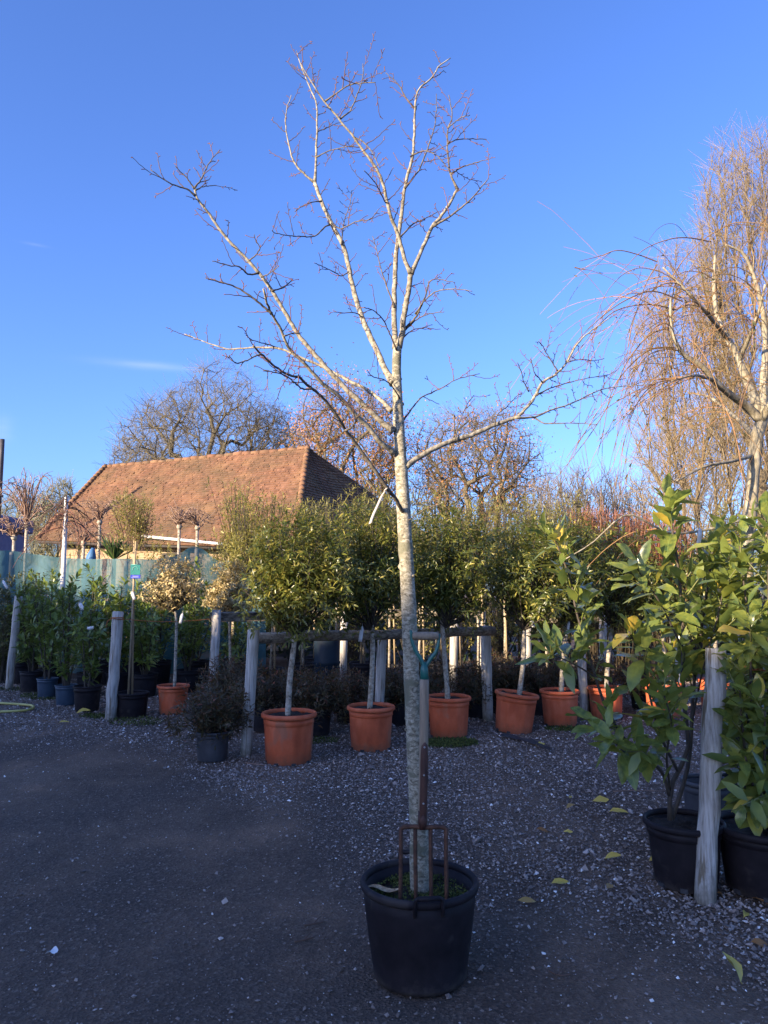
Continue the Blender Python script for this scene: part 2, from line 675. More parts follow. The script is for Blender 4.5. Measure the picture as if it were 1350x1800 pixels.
M['wood_rail'] = surf('weathered_rail', [(.36, (.09, .075, .052)), (.5, (.22, .185, .14)), (.64, (.36, .32, .25))], 9, (1.0, 4, 4), .85, .6, .004, 14, 6)
M['wood_fork'] = surf('ash_shaft', [(.25, (.12, .085, .055)), (.5, (.235, .18, .12)), (.8, (.33, .26, .18))], 10, (6, 6, .5), .75, .4, .002, 20, 6)
M['stake'] = surf('stake_wood', [(.3, (.26, .19, .11)), (.7, (.45, .35, .22))], 14, (3, 3, .5), .8, .2, .002)
M['stem_pale'] = surf('pale_stem', [(.36, (.17, .14, .10)), (.5, (.34, .295, .225)), (.64, (.46, .42, .34))], 30, (1, 1, 1.2), .85, .5, .003, 60, 6, (14, .60, (.11, .09, .065)))
M['rust'] = surf('rusty_steel', [(.25, (.035, .018, .012)), (.5, (.10, .045, .026)), (.75, (.19, .085, .045))], 30, (1, 1, 1), .8, .4, .002, 60, 6, None, .25)
M['strap'] = surf('brown_strap', [(.25, (.03, .016, .014)), (.55, (.075, .032, .022)), (.8, (.12, .055, .035))], 22, (1, 1, .4), .6, .3, .002, 50, 6, None, .3)
M['green_paint'] = surf('green_paint', [(.3, (0.0104, 0.078, 0.065)), (.7, (0.0208, 0.137, 0.111))], 16, (0.85, 0.85, 0.85), .38, .15, .001, 50, 4, (30, .72, (0.065, 0.0585, 0.052)))
M['rivet'] = surf('worn_rivet', [(.3, (.25, .24, .23)), (.7, (.42, .41, .40))], 40, rough=.45, metal=.6, bump_s=0)
M['white'] = surf('white_plastic', [(.3, (.62, .62, .62)), (.7, (.74, .74, .73))], 20, rough=.5, bump_s=0)
M['ribbon'] = surf('faded_ribbon', [(.3, (.42, .38, .33)), (.7, (.55, .50, .44))], 15, rough=.6, bump_s=0)
M['hose'] = surf('yellow_hose', [(.3, (.42, .36, .09)), (.7, (.58, .52, .18))], 8, rough=.45, bump_s=0)
M['twine'] = surf('orange_twine', [(.3, (.28, .09, .03)), (.7, (.45, .17, .06))], 60, rough=.9, bump_s=.3)
M['willow_whip'] = tone_mat('willow_whip', [(0, (.15, .09, .035)), (.5, (.27, .165, .07)), (1, (.34, .18, .085))], .6)
M['willow_bark'] = surf('willow_bark', [(.36, (.13, .105, .065)), (.5, (.26, .225, .15)), (.64, (.38, .34, .25))], 24, (1, 1, .5), .85, .7, .006, 40, 7)
M['oak_bark'] = tone_mat('oak_bark', [(0, (.062, .054, .036)), (.5, (.145, .125, .082)), (1, (.26, .22, .145))], .9)
M['twig_grey'] = tone_mat('grey_twig', [(0, (.10, .085, .07)), (.5, (.17, .145, .12)), (1, (.24, .20, .16))], .9)
M['twig_gold'] = tone_mat('golden_twig', [(0, (.12, .092, .055)), (.5, (.23, .178, .10)), (1, (.31, .235, .135))], .9)
M['twig_olive'] = tone_mat('olive_twig', [(0, (.12, .12, .07)), (.5, (.2, .19, .11)), (1, (.27, .25, .16))], .9)
M['birch'] = surf('birch_bark', [(.30, (.10, .09, .08)), (.42, (.58, .56, .53)), (.8, (.72, .70, .67))], 6, (1, 1, 5), .7, .1, .002)
M['umbrella_twig'] = tone_mat('pale_pruned_twig', [(0, (.15, .085, .06)), (.5, (.25, .16, .115)), (1, (.36, .25, .185))], .8)
M['red_twig'] = tone_mat('red_twig', [(0, (.06, .045, .025)), (.34, (.17, .065, .035)), (.5, (.27, .095, .055)), (1, (.34, .16, .08))], .7)
M['oak_leaf'] = leaf_mat('dry_oak_leaf', [(0, (.22, .095, .028)), (.5, (.36, .16, .048)), (1, (.46, .25, .085))], .7, .3)
M['laurel'] = leaf_mat('laurel_leaf', [(0, (.042, .080, .028)), (.35, (.070, .120, .040)), (.72, (.115, .168, .052)), (.86, (.19, .23, .055)), (.925, (.32, .32, .06)), (.94, (.55, .40, .07)), (1, (.62, .40, .08))], .24, .34, (.52, .52, .08), True, True)
M['laurel_far'] = leaf_mat('laurel_leaf_far', [(0, (.036, .075, .022)), (.5, (.075, .130, .033)), (.9, (.14, .195, .045)), (1, (.25, .26, .06))], .34, .28, (.38, .44, .07), True)
M['laurel_wood'] = surf('laurel_stem', [(.3, (.035, .028, .022)), (.6, (.075, .06, .045)), (.85, (.13, .105, .08))], 20, (1, 1, .5), .8, .4, .003)
M['laurel_shoot'] = surf('green_shoot', [(.3, (.11, .12, .035)), (.7, (.19, .20, .07))], 20, rough=.6, bump_s=0)
M['standard_leaf'] = leaf_mat('standard_leaf', [(0, (.026, .042, .010)), (.40, (.062, .086, .018)), (.68, (.15, .16, .032)), (1, (.44, .38, .09))], .32, .32, (.52, .47, .09))
M['olive_leaf'] = leaf_mat('olive_leaf', [(0, (.11, .108, .026)), (.5, (.225, .21, .052)), (.9, (.36, .315, .09)), (1, (.48, .40, .15))], .45, .38, (.56, .50, .11))
M['cream_leaf'] = leaf_mat('cream_leaf', [(0, (.14, .145, .05)), (.35, (.36, .29, .13)), (.75, (.58, .45, .22)), (1, (.70, .58, .34))], .5, .2, (.42, .34, .16))
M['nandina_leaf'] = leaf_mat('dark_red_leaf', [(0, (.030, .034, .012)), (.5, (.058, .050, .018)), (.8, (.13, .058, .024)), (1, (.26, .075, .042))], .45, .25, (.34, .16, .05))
M['shrub_leaf'] = leaf_mat('shrub_leaf', [(0, (.040, .052, .018)), (.5, (.080, .095, .030)), (.9, (.15, .15, .045)), (1, (.22, .18, .07))], .45, .22)
M['hedge_leaf'] = leaf_mat('hedge_leaf', [(0, (0.02, 0.04, 0.016)), (.5, (0.035, 0.06, 0.02)), (1, (0.06, 0.09, 0.03))], .6, .15)
M['brown_shrub'] = leaf_mat('brown_shrub', [(0, (.10, .075, .032)), (.5, (.19, .14, .055)), (1, (.30, .20, .085))], .6, .25)
M['strap_leaf'] = leaf_mat('strap_leaf', [(0, (.06, .11, .03)), (.5, (.11, .17, .04)), (1, (.2, .25, .07))], .4, .3)
M['willow_leaf'] = leaf_mat('willow_leaf', [(0, (.07, .09, .03)), (1, (.14, .15, .06))], .5, .3)
M['fallen'] = leaf_mat('fallen_leaf', [(0, (.62, .46, .085)), (.6, (.70, .52, .10)), (.85, (.60, .36, .09)), (1, (.40, .20, .07))], .5, .2, (.42, .32, .08), True)
M['dry_leaf'] = surf('dry_leaf', [(.36, (.17, .10, .05)), (.5, (.34, .235, .13)), (.64, (.48, .36, .22))], 45, rough=.75, dist=1.0)
M['fabric'] = surf('black_fabric', [(.3, (.02, .02, .024)), (.7, (.05, .048, .05))], 20, rough=.7)
M['board'] = surf('weatherboard', [(.3, (.20, .135, .075)), (.6, (.32, .225, .13)), (.85, (.42, .31, .19))], 4, (.6, .6, 8), .8, .4, .004)
M['dark_timber'] = surf('dark_timber', [(.3, (.02, .016, .013)), (.7, (.05, .04, .032))], 6, rough=.8)
M['gutter'] = surf('white_gutter', [(.3, (.55, .52, .48)), (.7, (.70, .67, .62))], 6, rough=.5, bump_s=0)
M['pane'] = surf('dark_glass', [(.3, (.02, .024, .03)), (.7, (.04, .045, .055))], 3, rough=.12, bump_s=0)
M['pole'] = surf('flue_metal', [(.3, (.05, .045, .05)), (.7, (.10, .09, .09))], 6, rough=.6, metal=.3)
M['shed'] = surf('blue_shed', [(.3, (.10, .11, .22)), (.7, (.15, .16, .28))], 4, rough=.7)
M['blue_sheet'] = surf('blue_sheet', [(.3, (.03, .10, .24)), (.7, (.05, .15, .32))], 5, rough=.6)
M['drum'] = surf('blue_drum', [(.3, (.008, .016, .026)), (.7, (.014, .026, .04))], 5, rough=.6, spec=.15)
M['sign_green'] = surf('sign_green', [(.3, (.012, .15, .14)), (.7, (.02, .20, .17))], 6, rough=.35, bump_s=0)
M['sign_blue'] = surf('sign_blue', [(.3, (.012, .03, .34)), (.7, (.02, .04, .42))], 6, rough=.35, bump_s=0)
M['sign_pale'] = surf('sign_pale', [(.3, (.16, .38, .34)), (.7, (.2, .42, .38))], 6, rough=.35, bump_s=0)
M['sign_lilac'] = surf('sign_lilac', [(.3, (.30, .32, .62)), (.7, (.36, .38, .68))], 6, rough=.35, bump_s=0)
M['stone'] = tone_mat('gravel_stone', [(0, (0.0813, 0.0632, 0.0528)), (.35, (0.194, 0.154, 0.132)), (.70, (0.388, 0.322, 0.281)), (.90, (0.675, 0.573, 0.506)), (1, (0.9, 0.9, 0.858))], .75, .3)

def splash(mt, colr, h0, h1, amt=.6):
    nt_ = mt.node_tree
    b_ = nt_.nodes['Principled BSDF']
    src = b_.inputs['Base Color'].links[0].from_socket
    g_ = nt_.nodes.new('ShaderNodeTexCoord')
    sp_ = nt_.nodes.new('ShaderNodeSeparateXYZ')
    nt_.links.new(g_.outputs['Generated'], sp_.inputs[0])
    n_ = noise(nt_, coords(nt_), 22, 6, .7)
    ad_ = nt_.nodes.new('ShaderNodeMath')
    ad_.operation = 'MULTIPLY_ADD'
    nt_.links.new(n_, ad_.inputs[0])
    ad_.inputs[1].default_value = .55
    nt_.links.new(sp_.outputs[2], ad_.inputs[2])
    k_ = ramp(nt_, ad_.outputs[0], [(h0, (amt,) * 3), (h1, (0, 0, 0))])
    nt_.links.new(mix(nt_, k_, src, colr), b_.inputs['Base Color'])


splash(M['terracotta'], (.16, .085, .05), .30, .55)
splash(M['pot_black'], (.07, .056, .045), .27, .42, .5)
splash(M['pot_dark'], (.06, .05, .042), .28, .48, .4)
splash(M['wood_post'], (.10, .085, .05), .26, .46, .6)

# roof tiles: tone attribute times weather stains
m, nt, b = new_mat('clay_tile')
a_ = nt.nodes.new('ShaderNodeAttribute')
a_.attribute_name = 'tone'
col = ramp(nt, a_.outputs['Fac'], [(0, (.115, .062, .040)), (.5, (.185, .096, .058)), (1, (.265, .142, .086))])
f_ = noise(nt, coords(nt), .8, 7, .7, .4)
col = mix(nt, ramp(nt, f_, [(.40, (0, 0, 0)), (.62, (.75, .75, .75))]), col, (.105, .078, .045))
f2_ = noise(nt, coords(nt), 1.6, 4, .6)
col = mix(nt, ramp(nt, f2_, [(.48, (0, 0, 0)), (.68, (.5, .5, .5))]), col, (.30, .17, .09))
nt.links.new(col, b.inputs['Base Color'])
b.inputs['Roughness'].default_value = .9
b.inputs['Specular IOR Level'].default_value = .2
M['tile'] = m

# windbreak netting: a real weave too fine to see, so partly open
m, nt, b = new_mat('teal_netting')
f_ = noise(nt, coords(nt), 1.2, 4)
nt.links.new(ramp(nt, f_, [(.3, (.05, .15, .18)), (.7, (.08, .20, .22))]), b.inputs['Base Color'])
b.inputs['Roughness'].default_value = .7
tp = nt.nodes.new('ShaderNodeBsdfTransparent')
tl = nt.nodes.new('ShaderNodeBsdfTranslucent')
tl.inputs[0].default_value = (.05, .20, .26, 1)
m1 = nt.nodes.new('ShaderNodeMixShader')
m1.inputs[0].default_value = .4
m2 = nt.nodes.new('ShaderNodeMixShader')
m2.inputs[0].default_value = .22
nt.links.new(b.outputs[0], m1.inputs[1])
nt.links.new(tl.outputs[0], m1.inputs[2])
nt.links.new(m1.outputs[0], m2.inputs[1])
nt.links.new(tp.outputs[0], m2.inputs[2])
nt.links.new(m2.outputs[0], nt.nodes['Material Output'].inputs[0])
M['net'] = m

# ground: compacted grit with gravel-coloured parts
m, nt, b = new_mat('yard_ground')
c = coords(nt)
big = noise(nt, c, 1.3, 7, .66, .6)
fine = noise(nt, c, 85, 4, .8)
vo = nt.nodes.new('ShaderNodeTexVoronoi')
vo.inputs['Scale'].default_value = 75
nt.links.new(c, vo.inputs['Vector'])
grit = ramp(nt, vo.outputs['Color'], [(.1, (0.0914, 0.0612, 0.0427)), (.5, (0.16, 0.111, 0.0796)), (.85, (0.274, 0.197, 0.146)), (1, (0.695, 0.531, 0.412))])
base = ramp(nt, big, [(.38, (0.0951, 0.0612, 0.0399)), (.48, (0.157, 0.103, 0.0669)), (.56, (0.21, 0.133, 0.0853)), (.64, (0.302, 0.189, 0.118))])
patch = noise(nt, coords(nt, 'Object', (.55, .22, 1)), 1.6, 6, .62, .8)
base = mix(nt, ramp(nt, patch, [(.42, (.8, .8, .8)), (.54, (0, 0, 0))]), base, (.068, .051, .040))
base = mix(nt, ramp(nt, patch, [(.54, (0, 0, 0)), (.66, (.75, .75, .75))]), base, (.235, .165, .115))
col = mix(nt, ramp(nt, fine, [(.42, (.15, .15, .15)), (.62, (.75, .75, .75))]), base, grit)
nt.links.new(col, b.inputs['Base Color'])
b.inputs['Roughness'].default_value = .88
b.inputs['Specular IOR Level'].default_value = .3
hh = nt.nodes.new('ShaderNodeMath')
hh.operation = 'ADD'
nt.links.new(fine, hh.inputs[0])
nt.links.new(vo.outputs['Distance'], hh.inputs[1])
bump(nt, b, hh.outputs[0], 1.0, .012)
M['ground'] = m

# ------------------------------------------------------------------ ground sheet and loose gravel
def gz(x, y):
    return 0.012 * np.sin(1.3 * x + .4) * np.sin(1.1 * y) + 0.006 * np.sin(3.1 * x + 1.7 * y)


mb = MB()
xs = np.concatenate([[-300, -100, -40, -16], np.linspace(-9, 9, 121), [16, 40, 100, 300]])
ys = np.concatenate([[-200, -60, -15, -3], np.linspace(0, 15, 101), [22, 40, 100, 300, 600]])
XX, YY = np.meshgrid(xs, ys)
ZZ = np.where((np.abs(XX) < 9.5) & (YY > -1) & (YY < 15.5), gz(XX, YY), 0) - .008
nx = len(xs)
ii, jj = np.meshgrid(np.arange(nx - 1), np.arange(len(ys) - 1))
a0 = (jj * nx + ii).ravel()
mb.add(np.stack([XX, YY, ZZ], -1).reshape(-1, 3), None, np.stack([a0, a0 + 1, a0 + nx + 1, a0 + nx], -1))
setting('ground', mb, M['ground'])


def stones(x, y, s, tone, rng):
    n = len(x)
    octa = np.array([(1, .2, -.1), (-1, -.1, .1), (.2, 1, .1), (-.15, -1, -.1), (.25, .1, 1), (-.2, -.1, -1)], float)
    v = octa[None] * rng.uniform(.7, 1.15, (n, 6, 3)) * np.stack([np.ones(n), rng.uniform(.65, 1, n), rng.uniform(.45, .8, n)], -1)[:, None] + rng.normal(0, .16, (n, 6, 3))
    th = rng.uniform(0, 6.28, n)
    tl = rng.normal(0, .3, n)
    c_, s_ = np.cos(th)[:, None], np.sin(th)[:, None]
    v[:, :, 2] += v[:, :, 0] * np.tan(np.clip(tl, -.6, .6))[:, None] * .6
    vx = v[:, :, 0] * c_ - v[:, :, 1] * s_
    vy = v[:, :, 0] * s_ + v[:, :, 1] * c_
    v = np.stack([vx, vy, v[:, :, 2]], -1) * s[:, None, None] * .5
    v += np.stack([x, y, gz(x, y) - .006 + s * .16], -1)[:, None]
    q = np.array([(0, 2, 4), (2, 1, 4), (1, 3, 4), (3, 0, 4), (2, 0, 5), (1, 2, 5), (3, 1, 5), (0, 3, 5)])
    b_ = (np.arange(n) * 6)[:, None, None]
    far = y > 4.6
    f_ = np.concatenate([(b_[~far] + q[None]).reshape(-1, 3), (b_[far] + q[None, :4]).reshape(-1, 3)])
    mbs.add(v.reshape(-1, 3), f_, None, np.repeat(tone, 6))


def proj(x, y):
    rx, ry, rz = x, y, -CAM_H
    f = ry * cos(PITCH) + rz * sin(PITCH)
    u = -ry * sin(PITCH) + rz * cos(PITCH)
    return 675 + FPX * rx / f, 900 - FPX * u / f


def sstep(a, b_, x):
    t = np.clip((x - a) / (b_ - a), 0, 1)
    return t * t * (3 - 2 * t)


mbs = MB()
rng = np.random.default_rng(11)
# the gravel's edge runs diagonally from the posts at the left to the near right corner
E = [G(0, 1300), G(330, 1330), G(560, 1420), G(700, 1530), G(850, 1600), G(1000, 1660), G(1350, 1690)]
ey = np.array([e[1] for e in E])
ex = np.array([e[0] for e in E])
N = 540000
y = 1.9 + (12.5 - 1.9) * rng.random(N) ** 1.35
hw = y * .60 + .7
x = rng.uniform(-1, 1, N) * hw
edge = np.interp(x, ex, ey)
blob = .35 * np.sin(2.1 * x + 1) * np.sin(1.7 * y + .5) + .25 * np.sin(4.3 * x + 2.2 * y)
inside = sstep(-.9, .9, y - edge + blob * 1.3)
dens = .17 + .83 * inside * (.62 + .38 * sstep(-.3, .5, np.sin(1.1 * x - .6 * y) + rng.normal(0, .3, N)))
w_area = hw / (y ** (1 - 1 / 1.35 + 0)) * .35
keep = rng.random(N) < np.clip(dens * np.clip(w_area, 0.15, 1) * .62, 0, 1)
x, y, inside = x[keep], y[keep], inside[keep]
n = len(x)
near_r = sstep(1.0, 2.0, x) * sstep(4.6, 3.4, y)
s = rng.lognormal(-4.52, .40, n) * (.42 + .62 * inside + .40 * near_r) * (1 + .05 * y)
s = np.where((inside < .35) & (rng.random(n) < .22), s * rng.uniform(1.5, 2.6, n), s)
tone = np.clip(rng.beta(2.0, 3.4, n) + .08 * near_r + .03, 0, 1)
tone[rng.random(n) < .018] = .97
stones(x, y, s, tone, rng)
NST = n
g = setting('gravel', mbs, M['stone'], 'stuff', smooth=False)
print('stones', NST)

# ------------------------------------------------------------------ pots
def pot_shapes(r_top, r_bot, h, c, lip=.018, flutes=0, notch=True, n=48, wall=.012, collar=True, rng=RNG):
    """wall with collar and feet, and the rolled rim"""
    body, rim = MB(), MB()
    rt = r_top - lip
    prof = [(r_bot * .97, 0), (r_bot, .012), (r_bot + (rt - r_bot) * .45, h * .45), (r_bot + (rt - r_bot) * .72, h * .76)]
    if collar:
        prof += [(r_bot + (rt - r_bot) * .74, h * .775), (rt * .995, h * .785)]
    prof += [(rt, h - lip * 1.6), (rt - wall, h - lip * 1.6), (rt - wall * 1.2, h * .80), (r_bot, h * .55)]

    def mod(a, i, z):
        k = np.ones(len(a))
        if flutes and 0 < i < 4:
            k += .014 * np.clip(np.sin(a * flutes) * 3, -1, 1) * (i < 4)
        if notch and i == 0:
            pass
        return k
    body.lathe(prof, c, n, .5, mod)
    k = np.linspace(-.5 * pi, 1.5 * pi, 13)
    ring = [(rt + lip * .45 + lip * .62 * np.cos(t), h - lip * .8 + lip * .95 * np.sin(t)) for t in k]
    rim.lathe(ring, c, n)
    return body, rim


def soil_shape(r, z, c, rng, amp=.008):
    mb = MB()
    rings, n = 6, 28
    v = [[0, 0, z + amp * 2]]
    for i in range(1, rings + 1):
        for j in range(n):
            a = 2 * pi * j / n
            v.append([r * i / rings * cos(a), r * i / rings * sin(a), z + rng.normal(0, amp)])
    t = [(0, 1 + j, 1 + (j + 1) % n) for j in range(n)]
    q = []
    for i in range(rings - 1):
        for j in range(n):
            q.append((1 + i * n + j, 1 + (i + 1) * n + j, 1 + (i + 1) * n + (j + 1) % n, 1 + i * n + (j + 1) % n))
    mb.add(np.array(v) + np.asarray(c), t, q)
    return mb


def notches(r, c, k, rng, w=.035, h=.02):
    mb = MB()
    for i in range(k):
        a = 2 * pi * i / k + .35
        R = np.array([[cos(a), -sin(a), 0], [sin(a), cos(a), 0], [0, 0, 1]])
        mb.box(np.asarray(c) + np.array([cos(a) * r, sin(a) * r, h / 2]), (.02, w, h), R)
    return mb


def add_pot(root, r_top, r_bot, h, mat, soil_drop=.045, lip=.018, flutes=0, collar=True, drains=8, rng=RNG):
    c = origin_of(root)
    body, rim = pot_shapes(r_top, r_bot, h, c, lip, flutes, collar=collar)
    p = part('pot', body, mat, root)
    part('rim', rim, mat, p)
    if drains:
        part('drain_notch', notches(r_bot * .985, c, drains, rng), M['fabric'], p, smooth=False)
    zs = h - soil_drop
    part('soil', soil_shape(r_top - lip - .012 - (soil_drop / h) * (r_top - lip - r_bot) * .3, zs, c, rng), M['soil'], root)
    return p


# ------------------------------------------------------------------ the barn
barn = thing('barn', 'long low barn with hipped orange clay tile roof and timber boarded wall', 'barn', (-5, 19, 0))
RL, RR = P(187, 820, 23.3), P(541, 787, 20.2)
FL, FR = P(66, 949, 20.6), P(517, 964, 16.0)
BR = P(800, 976, 22.5)
BL = FL + (BR - FR) * .8
BL[2] = FL[2]
tile_rng = np.random.default_rng(3)


def tile_plane(e0, e1, r0, r1, rows, cols, mb, rng):
    """plain clay tiles in lapped courses; e = eaves edge, r = ridge edge"""
    nrm_ = nrm(np.cross(e1 - e0, (r0 + r1) / 2 - e0))
    if nrm_[2] < 0:
        nrm_ = -nrm_

    def at(u, v):
        sag = -.10 * math.sin(pi * v) * math.sin(pi * min(max(u, 0), 1))
        return (e0 * (1 - u) + e1 * u) * (1 - v) + (r0 * (1 - u) + r1 * u) * v + nrm_ * sag
    for j in range(rows):
        v0, v1 = j / rows - .004, (j + 1) / rows + .004
        off = .5 * (j % 2)
        for i in range(-1, cols):
            u0, u1 = max(0, (i + off) / cols), min(1, (i + 1 + off) / cols)
            if u1 - u0 < 1e-4:
                continue
            g_ = .004 / cols
            lift = .030 + rng.normal(0, .006)
            a, b2 = at(u0 + g_, v0) + nrm_ * lift, at(u1 - g_, v0) + nrm_ * (lift + rng.normal(0, .005))
            c2, d = at(u1 - g_, v1) + nrm_ * .004, at(u0 + g_, v1) + nrm_ * .004
            lo0, lo1 = at(u0 + g_, v0), at(u1 - g_, v0)
            mb.add([a, b2, c2, d, lo0, lo1], None, [(0, 1, 2, 3), (4, 5, 1, 0)], float(np.clip(rng.normal(.5, .2), 0, 1)))


mb = MB()
tile_plane(FL, FR, RL, RR, 40, 86, mb, tile_rng)
tile_plane(FR, BR, RR, RR + (BR - FR) * .004, 38, 62, mb, tile_rng)
tile_plane(BL, FL, RL - (BR - FR) * .004, RL, 34, 40, mb, tile_rng)
tile_plane(BR, BL, RR, RL, 6, 10, mb, tile_rng)
roof = part('roof', mb, M['tile'], barn, smooth=False, kind='stuff')
mbr = MB()
d0 = nrm(RR - RL)
kk = 24
for i in range(kk):
    a, b2 = RL + (RR - RL) * (i / kk), RL + (RR - RL) * ((i + .97) / kk)
    mb = MB()
    zz = np.array([0, 0, .03 + tile_rng.normal(0, .008)])
    mb.tube([a + zz - np.array([0, 0, .05]), b2 + zz + np.array([0, 0, tile_rng.normal(0, .01) - .05])], .075, 8, True, float(tile_rng.uniform(.2, .75)))
    part('ridge_tile', mb, M['tile'], roof)
for a_, b_ in ((FR, RR), (FL, RL)):
    kk = 22
    for i in range(kk):
        a, b2 = a_ + (b_ - a_) * (i / kk), a_ + (b_ - a_) * ((i + 1.02) / kk)
        mb = MB()
        mb.tube([a + np.array([0, 0, .05]), b2 + np.array([0, 0, .02])], [.085, .07], 7, True, float(tile_rng.uniform(.2, .9)))
        part('hip_tile', mb, M['tile'], roof)
# walls stand in under the eaves; boards lapped one by one
inn = nrm(np.array([-(FR - FL)[1], (FR - FL)[0], 0]))
WL, WR = FL + inn * .45 + nrm(FR - FL) * .4, FR + inn * .45 - nrm(FR - FL) * .4
SRb = BR - nrm(BR - FR) * .4 + nrm(FL - FR) * .4
mb = MB()


def wall_quad(mb, a, b2):
    mb.add([[a[0], a[1], -.1], [b2[0], b2[1], -.1], [b2[0], b2[1], b2[2] + .02], [a[0], a[1], a[2] + .02]], None, [(0, 1, 2, 3)])


BLi = BL + nrm(FL - BL) * .4 + nrm(FR - FL) * .4
for a, b2 in ((WL, WR), (WR, SRb), (SRb, BLi), (BLi, WL)):
    wall_quad(mb, a, b2)
wall = part('wall', mb, M['dark_timber'], barn, smooth=False)
wd = nrm((WR - WL) * np.array([1, 1, 0]))
wlen = np.linalg.norm((WR - WL)[:2])
for k in range(15):
    z = .12 + k * .165
    mb = MB()
    out = -inn
    for u0, u1 in ((0, .34), (.345, .80), (.805, 1)):
        zt = min(z + .16, WL[2] * (1 - u0) + WR[2] * u0 - .05)
        if zt - z < .05:
            continue
        a, b2 = WL + wd * wlen * u0, WL + wd * wlen * u1
        o1, o2 = out * .035, out * .012
        lo_a, lo_b = np.array([a[0], a[1], z]) + o1, np.array([b2[0], b2[1], z]) + o1
        hi_a, hi_b = np.array([a[0], a[1], zt]) + o2, np.array([b2[0], b2[1], zt]) + o2
        mb.add([lo_a, lo_b, hi_b, hi_a, lo_a - o1 * .8, lo_b - o1 * .8], None, [(0, 1, 2, 3), (4, 5, 1, 0)])
    if mb.n:
        part('board', mb, M['board'], wall, smooth=False)
# gutter, soffit line and two windows
mb = MB()
mb.tube([FL + wd * wlen * .52 - inn * .03 + np.array([0, 0, -.06]), FR - inn * .03 + np.array([0, 0, -.06])], .035, 8)
part('gutter', mb, M['gutter'], barn)
mb = MB()
mb.tube([FL + np.array([0, 0, -.05]) + inn * .05, FR + np.array([0, 0, -.05]) + inn * .05], .05, 4)
part('fascia', mb, M['dark_timber'], barn)
for u in (.56,):
    cpt = WL + wd * wlen * u
    cz = 1.95
    R = np.stack([wd, -inn, np.array([0, 0, 1.0])], 1)
    mb = MB()
    for dx in (-.42, 0, .42):
        mb.box(np.array([cpt[0], cpt[1], cz]) - inn * .055 + wd * dx, (.055, .06, .85), R)
    for dz in (-.42, .0, .42):
        mb.box(np.array([cpt[0], cpt[1], cz + dz]) - inn * .058, (.9, .055, .05), R)
    w_ = part('window', mb, M['dark_timber'], barn, smooth=False)
    mb = MB()
    mb.box(np.array([cpt[0], cpt[1], cz]) - inn * .040, (.84, .02, .84), R)
    part('pane', mb, M['pane'], w_, smooth=False)

# ------------------------------------------------------------------ far things at the left edge
b = P(3, 1000, 19)
mb = MB()
t = P(4, 772, 19)
mb.tube([[t[0], 19, 0], [t[0], 19, t[2] - .6], [t[0], 19, t[2]]], [.07, .065, .06], 10)
mb.tube([[t[0] + .02, 19, t[2] - 1.5], [t[0] + .10, 19, t[2] - 1.5]], .03, 6)
solo('flue_pipe', mb, M['pole'], 'thin dark upright pole rising at the left edge beyond the net', 'pole', (t[0], 19, 0))
shed = thing('shed', 'small blue-violet shed at the far left behind bare trees', 'shed', (P(0, 1000, 26)[0] - 1.5, 26, 0))
c0 = np.array(shed.location)
mb = MB()
hs = P(10, 935, 26)[2]
mb.box(c0 + np.array([0, 0, hs / 2]), (3.4, 3, hs), bevel=.02)
part('wall', mb, M['shed'], shed, smooth=False)
mb = MB()
mb.box(c0 + np.array([0, 0, hs + .28]), (3.7, 3.3, .5), bevel=.06)
part('roof', mb, M['shed'], shed, smooth=False)

# ------------------------------------------------------------------ bare trees of the background
def crown_points(c, r, n, rng, shell=.35, bottom=-.75, lump=.08):
    d = nrm(rng.normal(0, 1, (n * 2, 3)))
    d = d[d[:, 2] > bottom][:n]
    f = (shell + (1 - shell) * rng.random(len(d)) ** .5)
    ph = rng.uniform(0, 6, 9)
    lum = 1 + lump * (np.sin(4 * d[:, 0] + ph[0]) * np.sin(3 * d[:, 2] + ph[1]) + np.sin(5 * d[:, 0] + 4 * d[:, 1] + ph[2]) * .7)
    return np.asarray(c) + d * np.asarray(r) * (f * lum)[:, None]


